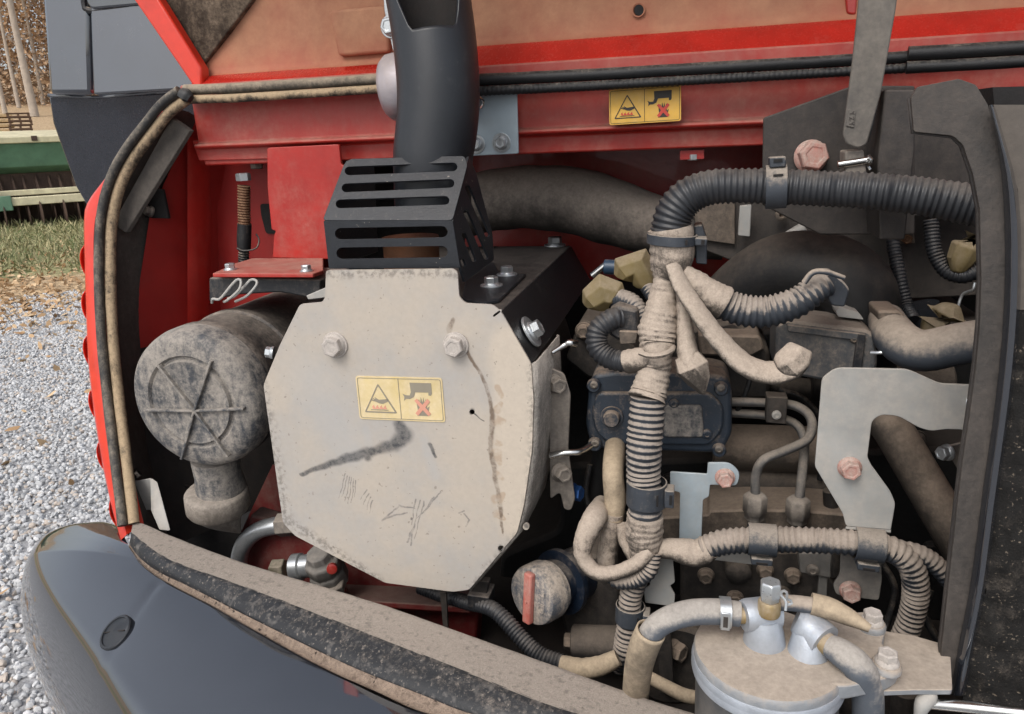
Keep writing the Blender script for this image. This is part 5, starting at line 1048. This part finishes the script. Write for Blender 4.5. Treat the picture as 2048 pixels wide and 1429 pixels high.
# plastic clips on the loom
def clip(x, y, w_, h, Y, ax, lab=None, ear=1):
    p = at(x, y, Y); m = mpp(p); bm = B(); a, b, c = frame(ax)
    lathe(bm, [(w_ * m, -h * m), (w_ * 1.08 * m, -h * m), (w_ * 1.08 * m, h * m), (w_ * m, h * m)], p, ax, 32, cap0=False, cap1=False)
    o = mk('conduit_clip', bm, 'clip', wh, ang=40, bev=.0006)
    bm = B(); e_ = ax.cross(V((0, 1, 0))).normalized() * ear
    obox(bm, p + e_ * w_ * 1.22 * m + V((0, -.004, 0)), e_ * w_ * .5 * m, V((0, .018, 0)), ax.normalized() * h * 1.5 * m); ea = mk('latch', bm, 'clip', o, bev=.0012)
    bm = B(); obox(bm, p + e_ * w_ * 1.3 * m + V((0, -.0135, 0)), e_ * w_ * .14 * m, V((0, .002, 0)), ax.normalized() * h * .8 * m); mk('latch_slot', bm, 'void', ea)
    bm = B(); obox(bm, p + e_ * w_ * .62 * m + V((0, -w_ * .93 * m, 0)), e_ * w_ * .10 * m, V((0, .002, 0)), ax.normalized() * h * .9 * m); mk('latch_slot', bm, 'void', ea)
clip(1293, 985, 37, 25, .737, V((.02, 0, 1)), ear=-1)
clip(1260, 1226, 27, 19, .735, V((.05, 0, 1)), ear=-1)
clip(1552, 374, 40, 20, .785, V((1, -.06, .04)), ear=1)
clip(1524, 1080, 30, 27, .735, V((1, 0, 0)), ear=-1)
clip(1738, 1090, 31, 27, .73, V((1, -.02, -.05)), ear=-1)
clip(1344, 478, 46, 10, .785, V((.06, 0, 1)), ear=-1)
bm = B(); box_px(bm, [(1388, 452), (1404, 450), (1414, 480), (1414, 530), (1392, 528)], .79, .03, 4); mk('edge_clip', bm, 'clip', wh, bev=.002)

# ---- EGR / throttle module
em = thing('valve_module', 'black plastic actuator module with raised plates behind the conduit', 'engine module', at(1320, 905, .84))
Ym = .84
bm = B(); box_px(bm, [(1178, 768), (1186, 750), (1230, 744), (1420, 748), (1452, 756), (1464, 780), (1464, 868), (1450, 896), (1440, 908), (1205, 900), (1180, 890), (1171, 850)], Ym, .07, 10); mk('body', bm, 'module', em, bev=.005, seg=3)
bm = B(); box_px(bm, [(1190, 795), (1200, 786), (1420, 786), (1448, 815), (1446, 862), (1420, 892), (1220, 890), (1192, 868), (1182, 830)], Ym - .006, .01, 14); cv = mk('cover', bm, 'module', em, bev=.003, seg=3)
bm = B(); box_px(bm, [(1326, 812), (1404, 812), (1408, 876), (1326, 876)], Ym - .010, .008, 8); mk('raised_plate', bm, 'capdust', cv, bev=.002)
bm = B(); p = at(1224, 834, Ym - .006); r = 17 * mpp(p); lathe(bm, [(r * 1.35, 0), (r * 1.3, .003), (r, .003), (r, .009), (r * .85, .011)], p, FR, 28); mk('round_boss', bm, 'module', cv, ang=40)
for x, y in ((1188, 770), (1442, 776), (1190, 887), (1438, 899)):
    p = at(x, y, Ym - .001); r = 14 * mpp(p); bm = B(); lathe(bm, [(r, .0), (r, .005), (r * .8, .007)], p, FR, 20); b_ = mk('corner_boss', bm, 'module', em, ang=40); screw(b_, x, y, Ym - .008, 8)
for x, y in ((1348, 808), (1414, 868)): screw(cv, x, y, Ym - .007, 10, 'module')
# ---- relay / sensor box
sb_ = thing('sensor_box', 'grey dusty ribbed sensor box above the bent bracket', 'sensor box', at(1650, 770, .83))
g4 = [(1552, 650), (1572, 640), (1735, 660), (1752, 672), (1756, 730), (1742, 770), (1700, 772), (1570, 748), (1550, 740)]
bm = B(); box_px(bm, g4, .83, .07, 6); bb = mk('housing', bm, 'grey_box', sb_, bev=.004)
bm = B(); box_px(bm, [(1575, 650), (1722, 668), (1718, 682), (1576, 664)], .826, .006, 3); mk('rib', bm, 'grey_box', bb, bev=.001)
bm = B(); box_px(bm, [(1716, 668), (1732, 670), (1720, 768), (1702, 766)], .825, .008, 2); mk('clip_band', bm, 'black_plastic', bb, bev=.001)
screw(bb, 1708, 680, .828, 7, 'cast_tan')
bm = B(); box_px(bm, [(1672, 622), (1680, 614), (1718, 626), (1728, 640), (1676, 634)], .86, .03, 3); mk('metal_flap', bm, 'zinc_dusty', sb_, bev=.001)
bm = B(); box_px(bm, [(1756, 622), (1800, 622), (1822, 648), (1838, 668), (1800, 700), (1760, 680)], .83, .05, 8); mk('hose_stub', bm, 'cast_tan', sb_, bev=.004)
bm = B(); sweep(bm, [at(1742, 706, .81), at(1765, 705, .805), at(1785, 694, .81)], [.002] * 3, step=.003, n=8); mk('hose_clamp', bm, 'zinc', sb_)

# ---- bent steel bracket
sbk = thing('bent_bracket', 'large pale zinc bracket bent like a hook, with one red marked bolt', 'bracket', at(1700, 1060, .73))
pts = [(1644, 757), (1672, 736), (1816, 739), (1880, 768), (1990, 772), (1990, 880), (1940, 876), (1928, 860), (1890, 859), (1862, 863), (1838, 856), (1796, 832), (1762, 830), (1744, 842), (1735, 915), (1742, 930), (1782, 985), (1791, 1008), (1782, 1060), (1692, 1053), (1686, 1028), (1630, 934)]
bm = B(); box_px(bm, pts, .735, .003, [10, 14, 14, 12, 4, 4, 6, 8, 10, 10, 10, 14, 14, 10, 4, 6, 10, 8, 3, 6, 6, 6]); pb = mk('plate', bm, 'zinc_dusty', sbk, bev=.0007)
nbolt(pb, 1699, 935, .735, 17, 'pink_bolt', wash=1.35)
nbolt(pb, 1937, 803, .735, 11, 'zinc', wash=1.2, ax=V((.9, -.5, 0)))
bm = B(); slab(bm, [at(1782, 1060, .735), at(1692, 1053, .735), at(1690, 1056, .75), at(1780, 1064, .75)], V((0, 0, -.003))); mk('return_flange', bm, 'zinc_dusty', sbk)
nbolt(eb, 1895, 905, .78, 13, 'zinc', ax=V((-1, -.6, 0)), wash=1.3)
bm = B(); box_px(bm, [(1890, 895), (1930, 885), (1945, 960), (1925, 955)], .785, .004, 4); mk('tab', bm, 'steel_dusty', eb, bev=.0008)
# lower clip carrier plate
cp = thing('clip_carrier', 'grey carrier plate with red marked bolt under the lower conduit', 'bracket', at(1720, 1200, .765))
bm = B(); box_px(bm, [(1682, 1100), (1762, 1100), (1764, 1160), (1758, 1202), (1672, 1190), (1666, 1170), (1680, 1150)], .765, .003, 8); cpp = mk('plate', bm, 'steel_grey', cp, bev=.0007)
nbolt(cpp, 1700, 1180, .765, 16, 'pink_bolt', wash=1.3)
bm = B(); box_px(bm, [(1598, 1106), (1665, 1104), (1662, 1158), (1600, 1146)], .79, .02, 5); rl = mk('relay_block', bm, 'steel_grey', cp, bev=.002); screw(rl, 1625, 1140, .788, 12)
bm = B(); box_px(bm, [(1638, 1150), (1656, 1150), (1650, 1250), (1632, 1250)], .80, .006, 2); mk('drop_strap', bm, 'steel_grey', cp, bev=.0008)
bm = B(); box_px(bm, [(1380, 1100), (1540, 1104), (1540, 1134), (1390, 1116)], .77, .004, 3); mk('cross_strap', bm, 'zinc_dusty', cp, bev=.0008)
# zinc loom bracket
zb = thing('loom_bracket', 'stepped zinc strip bracket bolted beside the main conduit', 'bracket', at(1330, 1215, .755))
bm = B(); box_px(bm, [(1340, 944), (1414, 949), (1416, 926), (1460, 926), (1481, 946), (1474, 972), (1420, 970), (1418, 994), (1406, 1000), (1402, 1100), (1358, 1100), (1360, 986), (1340, 980)], .765, .0028, [4, 3, 3, 12, 14, 8, 3, 4, 3, 3, 3, 3, 4]); zp = mk('upper_plate', bm, 'zinc_blue_dusty', zb, bev=.0006)
nbolt(zp, 1450, 955, .765, 14, 'pink_bolt', wash=1.4)
bm = B(); box_px(bm, [(1298, 1100), (1358, 1104), (1356, 1120), (1346, 1122), (1350, 1165), (1340, 1172), (1350, 1190), (1348, 1214), (1290, 1206), (1288, 1180), (1300, 1172)], .758, .0028, 3); mk('lower_plate', bm, 'zinc_dusty', zb, bev=.0006)

# ---- injection pipes
ip = thing('injection_pipes', 'two thin steel fuel pipes with union nuts below the clamp', 'fuel pipes', at(1550, 1030, .83))
hose('pipe', [(1462, 804, .88, 9), (1530, 806, .87, 9), (1590, 812, .86, 9.5), (1622, 838, .85, 9.5), (1616, 878, .84, 9.5), (1570, 902, .83, 9.5), (1528, 920, .82, 9.5), (1512, 950, .82, 9.5), (1511, 995, .82, 9.5)], 'pipe_grey', ip, step=.004, n=14)
hose('pipe', [(1462, 826, .89, 9), (1540, 832, .88, 9), (1590, 848, .87, 9), (1608, 880, .86, 9), (1606, 930, .85, 9.5), (1598, 1005, .84, 9.5)], 'pipe_grey', ip, step=.004, n=14)
bm = B(); box_px(bm, [(1534, 794), (1576, 796), (1572, 850), (1532, 846)], .845, .02, 3); cl2 = mk('pipe_clamp', bm, 'cast', ip, bev=.0015); screw(cl2, 1553, 830, .843, 9, 'zinc_dusty')
for x, y, Y in ((1511, 1008, .82), (1597, 1016, .84)):
    p = at(x, y - 16, Y); m = mpp(p); bm = B(); lathe(bm, [(13 * m, .004), (20 * m, .002), (24 * m, -.001), (24 * m, -.020), (20 * m, -.023), (20 * m, -.03)], p, ZU, 6, rot=.4); mk('union_nut', bm, 'steel_dusty', ip, bev=.0012)

# ---- oil filler cap
oc = thing('oil_filler_cap', 'dusty round oil filler cap with faded red grip bar', 'cap', at(1080, 1250, .74))
ax_ = V((-.62, -1, .12)).normalized(); p = at(1062, 1194, .745); m = mpp(p); R = 61 * m
bm = B(); lathe(bm, [(R * .92, -.034), (R * .92, -.028), (R * 1.0, -.026), (R, -.006), (R * .94, -.001), (R * .88, 0), (1e-4, .0005)], p, ax_, 40, cap1=False); cpb = mk('cap', bm, 'capdust_light', oc, ang=40)
up_ = (ZU - ax_ * ax_.z).normalized(); rt_ = up_.cross(ax_)
bm = B(); obox(bm, p + ax_ * .004, up_ * R * 1.8, rt_ * R * .34, ax_ * .009); gp = mk('grip', bm, 'red_part', oc, bev=.0025, seg=3)
bm = B(); lathe(bm, [(R * .05, .0), (R * .05, .0012)], p + ax_ * .0085 - up_ * R * .1, ax_, 12); mk('grip_dimple', bm, 'red_part', gp)
for i, ch in enumerate('OIL'):
    cu = bpy.data.curves.new('t', 'FONT'); cu.body = ch; cu.size = R * .40; cu.extrude = .0006
    to = bpy.data.objects.new('t', cu); me = to.to_mesh(); bm = B(); bm.from_mesh(me); to.to_mesh_clear(); bpy.data.objects.remove(to)
    e1, e2 = up_, -rt_                                  # lettering runs up the cap beside the grip
    mt_ = Matrix((e1, -rt_ if False else (ax_.cross(e1)), ax_)).transposed().to_4x4(); mt_.translation = p - rt_ * R * (.62 if (p - CAM).dot(rt_) else .62) * -1 - up_ * R * (.42 - i * .3) + ax_ * .0006
    bm.transform(mt_); mk('embossed_letter', bm, 'capdust_light', cpb)
bm = B(); lathe(bm, [(R * .80, -.034), (R * .80, -.05), (R * 1.12, -.05), (R * 1.12, -.058), (R * .9, -.060), (R * .9, -.09)], p, ax_, 40); mk('filler_neck', bm, 'navy', oc, ang=40)

# ---- lower conduit towards the sill
lc = thing('lower_conduit', 'black corrugated conduit running along the bay floor behind the sill', 'conduit', at(1000, 1280, .72))
hose('conduit', [(840, 1176, .78, 13), (880, 1190, .77, 14), (930, 1204, .76, 15), (980, 1216, .74, 16), (1010, 1240, .73, 17), (1040, 1274, .72, 17), (1080, 1310, .71, 18), (1130, 1330, .705, 19)], 'conduit_black', lc, rib=(.0044, .14))
hose('taped_end', [(1122, 1330, .703, 19), (1160, 1338, .70, 21), (1200, 1332, .70, 20), (1236, 1316, .705, 16)], 'sleeve', lc, wrap=(.012, .06))
bm = B(); p = at(960, 1212, .752); box_px(bm, [(934, 1190), (978, 1196), (976, 1222), (936, 1216)], .742, .03, 3); mk('clip', bm, 'black_plastic', lc, bev=.002)
bm = B(); box_px(bm, [(942, 1160), (978, 1164), (972, 1196), (946, 1190)], .75, .01, 3); mk('clip_tab', bm, 'cast', lc, bev=.001)

# ---- hydraulic fittings at the lower corner
hf = thing('hydraulic_fitting', 'steel hydraulic elbow pipe and union valve under the muffler', 'hydraulic fitting', at(620, 1180, .82))
hose('elbow_pipe', [(480, 1170, .84, 16), (478, 1120, .84, 16), (490, 1085, .84, 17), (520, 1060, .845, 17), (565, 1050, .85, 18), (600, 1048, .86, 18)], 'zinc', hf, step=.004, n=24)
for x, y, r, dx in ((556, 1051, 22, .03), (545, 1140, 19, .02)):
    p = at(x, y, .845 if y < 1100 else .80); m = mpp(p); bm = B(); lathe(bm, [(r * m, 0), (r * m * 1.1, .002), (r * m * 1.1, dx - .002), (r * m, dx)], p, V((1, .1, .12)), 6, rot=.3); mk('nut', bm, 'steel_dusty' if y < 1100 else 'brass_dull', hf, bev=.001)
p = at(585, 1136, .80); m = mpp(p)
bm = B(); lathe(bm, [(24 * m, 0), (27 * m, .002), (27 * m, .014), (23 * m, .016), (23 * m, .032), (30 * m, .034), (30 * m, .052)], p, V((1, .1, .18)), 28); vb = mk('union', bm, 'zinc', hf, ang=40)
p2 = at(650, 1135, .80); bm = B(); lathe(bm, [(34 * m, -.03), (38 * m, -.026), (38 * m, -.008), (33 * m, -.004), (36 * m, .0), (36 * m, .014), (27 * m, .018), (24 * m, .03)], p2, V((-.1, -.35, 1)), 8); v2 = mk('valve_body', bm, 'steel_grey', hf, ang=30, bev=.002)
bm = B(); pd = at(664, 1138, .775); lathe(bm, [(10 * m, -.004), (10 * m, .002), (6 * m, .003)], pd, V((.35, -1, .2)), 20); mk('red_plug', bm, 'red', v2)
bm = B(); lathe(bm, [(30 * m, 0), (34 * m, .002), (34 * m, .012), (30 * m, .014)], at(665, 1176, .80), V((-.1, -.35, 1)), 6, rot=.2); mk('base_nut', bm, 'steel_dusty', v2, bev=.001)

# ---- fuel filter
ff = thing('fuel_filter', 'round fuel filter with dust topped aluminium head', 'fuel filter', atZ(1545, 1429, .95))
zf = 1.075; fc = atZ(1536, 1300, zf); m = mpp(fc); R = 146 * m
bm = B(); lathe(bm, [(R * .93, -.14), (R * .95, -.03), (R * .95, -.022), (R * .90, -.018)], fc, ZU, 64); mk('can', bm, 'filter_can', ff, ang=50)
bm = B(); lathe(bm, [(R * .93, -.012), (R * .985, -.012), (R * .99, -.003), (R * .97, 0), (R * .9, .001), (1e-4, .002)], fc, ZU, 72, cap1=False); hdp = mk('head', bm, 'filter_top', ff, ang=40)
bm = B(); lathe(bm, [(R * .94, -.023), (R * 1.0, -.023), (R * 1.015, -.019), (R * 1.005, -.0165), (R * 1.005, -.015), (R * 1.015, -.012), (R * .995, -.009), (R * .95, -.009)], fc, ZU, 72); mk('crimp_ring', bm, 'alu', ff, ang=40)
def fz(x, y, dz=0.): return atZ(x, y, zf + dz)
bm = B(); arm = [(1640, 1238), (1722, 1222), (1762, 1226), (1772, 1262), (1762, 1290), (1796, 1302), (1800, 1338), (1770, 1356), (1690, 1372), (1640, 1366), (1600, 1320)]
slab(bm, [fz(x, y, .001) for x, y in rnd(arm, 14)], V((0, 0, -.014))); ar = mk('mounting_arm', bm, 'filter_top', ff, bev=.002, seg=3)
for x, y in ((1743, 1256), (1772, 1338)):
    q = fz(x, y, .001); bm = B(); lathe(bm, [(27 * m, 0), (27 * m, .004), (24 * m, .006)], q, ZU, 28); bo = mk('bolt_boss', bm, 'filter_top', ar, ang=40)
    bolt(ar, q + ZU * .006, ZU, 17 * m, 'dust_bolt', wash=1.3)
def port(L, mat, name='port', par=ff, **k):
    P = [fz(x, y, dz) for x, y, dz, r in L]; bm = B(); sweep(bm, P, [q[3] * m for q in L], n=24, step=.004, **k); return mk(name, bm, mat, par, ang=50)
port([(1486, 1232, .026, 30), (1494, 1231, .026, 33), (1540, 1226, .026, 33), (1562, 1226, .026, 27)], 'alu')
port([(1528, 1286, .0, 42), (1528, 1262, .012, 38), (1527, 1236, .024, 32)], 'alu', 'port_base')
port([(1592, 1238, .024, 26), (1606, 1246, .022, 33), (1632, 1268, .018, 35), (1650, 1284, .016, 35)], 'alu'); port([(1616, 1306, .0, 40), (1616, 1284, .01, 34), (1614, 1264, .018, 28)], 'alu', 'port_base')
port([(1468, 1230, .026, 17), (1490, 1230, .026, 18)], 'brass', 'hose_tail')
port([(1646, 1282, .016, 22), (1668, 1298, .015, 21)], 'brass', 'hose_tail')
bj = fz(1540, 1192, .050); bm = B(); lathe(bm, [(17 * m, -.012), (17 * m, -.004), (19 * m, -.003), (19 * m, .0), (21 * m, .001), (21 * m, .012), (18 * m, .014)], bj, ZU, 6); mk('bleed_screw', bm, 'zinc', ff, bev=.0008)
bm = B(); lathe(bm, [(20 * m, -.018), (22 * m, -.016), (22 * m, -.006), (19 * m, -.004)], bj, ZU, 24); mk('bleed_seat', bm, 'brass', ff, ang=40)
# hoses on the filter
def fh(name, L, mat, lab, parts=None, **k):
    t = thing(name, lab, 'fuel hose', fz(*L[0][:3]), 'fuel hoses at the filter'); P = [fz(x, y, dz) for x, y, dz, r in L]; bm = B(); sweep(bm, P, [q[3] * m for q in L], n=26, step=.004, **k); mk('hose', bm, mat, t, ang=60); return t
t1_ = fh('fuel_hose', [(1480, 1229, .026, 25), (1440, 1224, .027, 26), (1380, 1226, .026, 26), (1330, 1242, .020, 25), (1300, 1268, .006, 24), (1286, 1300, -.014, 23), (1276, 1350, -.05, 22)], 'grey_dust_hose', 'grey fuel hose arching left from the filter into a tan sleeve')
bm = B(); q = fz(1450, 1225, .027); a_ = V((1, .05, 0)); lathe(bm, [(29.5 * m, -11 * m), (31 * m, -11 * m), (31 * m, 11 * m), (29.5 * m, 11 * m)], q, a_, 32, cap0=False, cap1=False)
cl3 = mk('hose_clamp', bm, 'zinc', t1_, ang=40)
bm = B(); obox(bm, q + V((0, -31 * m, 0)), V((18 * m, 0, 0)), V((0, 3 * m, 0)), V((0, 0, 40 * m))); ob_ = mk('clamp_ear', bm, 'zinc', cl3, bev=.0012)
bm = B(); obox(bm, q + V((0, -32.5 * m, 0)), V((9 * m, 0, 0)), V((0, 2 * m, 0)), V((0, 0, 24 * m))); mk('clamp_slot', bm, 'cast', cl3)
P = [fz(*q[:3]) for q in ((1302, 1262, .009), (1288, 1294, -.01), (1277, 1336, -.04), (1270, 1400, -.09))]; R_ = [31 * m, 31 * m, 30 * m, 29 * m]
bm = B(); sweep(bm, P, R_, n=26, step=.004, cap=False); o = mk('protective_sleeve', bm, 'sleeve', t1_, ang=60); q_ = o.modifiers.new('t', 'SOLIDIFY'); q_.thickness = .0015
fh('fuel_hose', [(1662, 1294, .015, 23), (1682, 1306, .015, 27), (1712, 1330, .010, 29), (1732, 1366, -.01, 29), (1736, 1420, -.04, 29), (1734, 1500, -.09, 29)], 'grey_dust_hose', 'pale fuel hose dropping in front of the filter head arm')
t3_ = fh('fuel_hose', [(1556, 1206, .040, 15), (1590, 1207, .040, 16), (1630, 1212, .040, 16)], 'grey_hose', 'thin fuel hose running right from the bleed screw into a sleeve')
bm = B(); P = [fz(*q[:3]) for q in ((1622, 1208, .04), (1660, 1218, .038), (1700, 1236, .034), (1740, 1258, .03))]; sweep(bm, P, [22 * m, 22 * m, 17 * m, 8 * m], n=22, step=.004); mk('protective_sleeve', bm, 'sleeve', t3_, ang=60)
bm = B(); w_ = [(1571, 1222, .052), (1572, 1204, .058), (1562, 1190, .062), (1566, 1182, .066), (1574, 1186, .066), (1574, 1198, .060), (1582, 1202, .058), (1583, 1208, .056), (1574, 1210, .055)]
sweep(bm, [fz(*q) for q in w_], [.0011] * 9, step=.002, n=8); mk('spring_clip', bm, 'zinc', t3_)
# plate the filter is bolted to
fp_ = thing('filter_bracket', 'flat dusty steel plate carrying the fuel filter beside the post', 'bracket', fz(1820, 1360, -.02))
bm = B(); slab(bm, [fz(x, y, -.0135) for x, y in rnd([(1690, 1262), (1770, 1262), (1830, 1272), (1900, 1292), (1905, 1380), (1830, 1380), (1690, 1385)], 5)], V((0, 0, -.005))); mk('plate', bm, 'filter_top', fp_, bev=.001)
bm = B(); slab(bm, [fz(1690, 1385, -.0185), fz(1905, 1380, -.0185), fz(1905, 1388, -.03), fz(1690, 1393, -.03)], V((0, .003, 0))); mk('front_lip', bm, 'cast', fp_)
tag(hose('drain_hose', [(1290, 1350, .72, 12), (1330, 1372, .71, 13), (1372, 1392, .70, 14), (1420, 1400, .69, 14)], 'sleeve'), 'small tan hose lying behind the sill left of the filter', 'hose')
sr = thing('latch_rod', 'bright steel rod with hooked end at the lower corner beside the post', 'rod', at(1860, 1400, .56))
hose('rod', [(1862, 1408, .56, 12), (1950, 1416, .55, 12), (2100, 1432, .54, 12)], 'steel', sr, step=.01)
bm = B(); P, R_ = pp([(1838, 1432, .555, 10), (1846, 1408, .555, 16), (1858, 1392, .56, 16), (1862, 1374, .565, 9)]); sweep(bm, P, R_, n=16, step=.003); mk('hook', bm, 'zinc_dusty', sr)

# ---- right hand post
po = thing('bay_post', 'black and brown dusty post with foam edging at the right of the bay', 'post', at(1960, 1429, .60))
Lf = [(1822, 196), (1828, 264), (1906, 272), (1926, 290), (1946, 348), (1960, 420), (1963, 560), (1960, 650), (1952, 740), (1940, 830), (1926, 920), (1914, 1020), (1904, 1110), (1894, 1200), (1884, 1290), (1879, 1345)]
Rg = [(1836, 174), (1918, 158), (1952, 170), (1976, 210), (1998, 290), (2008, 380), (2012, 500), (2010, 620), (2000, 740), (1986, 850), (1968, 970), (1954, 1080), (1940, 1190), (1922, 1270), (1908, 1350), (1900, 1390)]
bm = B(); plate(bm, rnd(Lf + [(1890, 1392)] + Rg[::-1][1:], 5), .60, .004); mk('front_flange', bm, 'post', po, bev=.0012)
bm = B(); P = [at(x, y, .604) for x, y in Lf]; grid(bm, [[p, p + V((.002, .010, 0)), p + V((0.006, .018, 0))] for p in P]); o = mk('inner_return', bm, 'post_dark', po, ang=50); q = o.modifiers.new('t', 'SOLIDIFY'); q.thickness = .002
E2 = [(2046, 210), (2060, 300), (2062, 500), (2052, 640), (2040, 760), (2020, 880), (2000, 1000), (1984, 1110), (1968, 1210), (1950, 1290), (1930, 1370), (1924, 1400)]
R2 = [(1976, 210)] + Rg[4:-1] + [(1900, 1392)]
mid = [(a[0] + (8 if a[1] < 330 else 26), a[1]) for a in R2]
bm = B(); grid(bm, [[at(a[0] - 1, a[1], .599), at(a[0] + (m_[0] - a[0]) * .4, m_[1], .590), at(*m_, .587), at(m_[0] + 6, m_[1], .600)] for a, m_ in zip(R2, mid)]); mk('gloss_edge', bm, 'gloss_black', po, ang=60, sub=1)
bm = B(); rows = []
for i, m_ in enumerate(mid):
    rows.append([at(m_[0] + 2, m_[1], .601), at(m_[0] + 30, m_[1], .600), at(m_[0] + 120, m_[1], .602), at(m_[0] + 330, m_[1], .61)])
k_ = next(i for i, q in enumerate(mid) if q[1] > 560)
bm = B(); grid(bm, rows[:k_ + 1]); mk('smooth_cover', bm, 'post_taupe', po, ang=60)
bm = B(); fr_ = crv([r[0] for r in rows[k_:]] + [rows[-1][0] + V((0, 0, -.04))], 70); fr2 = crv([r[3] for r in rows[k_:]] + [rows[-1][3] + V((0, 0, -.04))], 70); nr = []
for a, b in zip(fr_, fr2):
    nr.append([a.lerp(b, t) + V((0, -.004 * min(1, t * 8) + .004 * mnoise.noise(a.lerp(b, t) * 90) + .002 * mnoise.noise(a.lerp(b, t) * 260), 0)) for t in [i / 50 for i in range(51)]])
grid(bm, nr); mk('foam_pad', bm, 'foam', po, ang=80)
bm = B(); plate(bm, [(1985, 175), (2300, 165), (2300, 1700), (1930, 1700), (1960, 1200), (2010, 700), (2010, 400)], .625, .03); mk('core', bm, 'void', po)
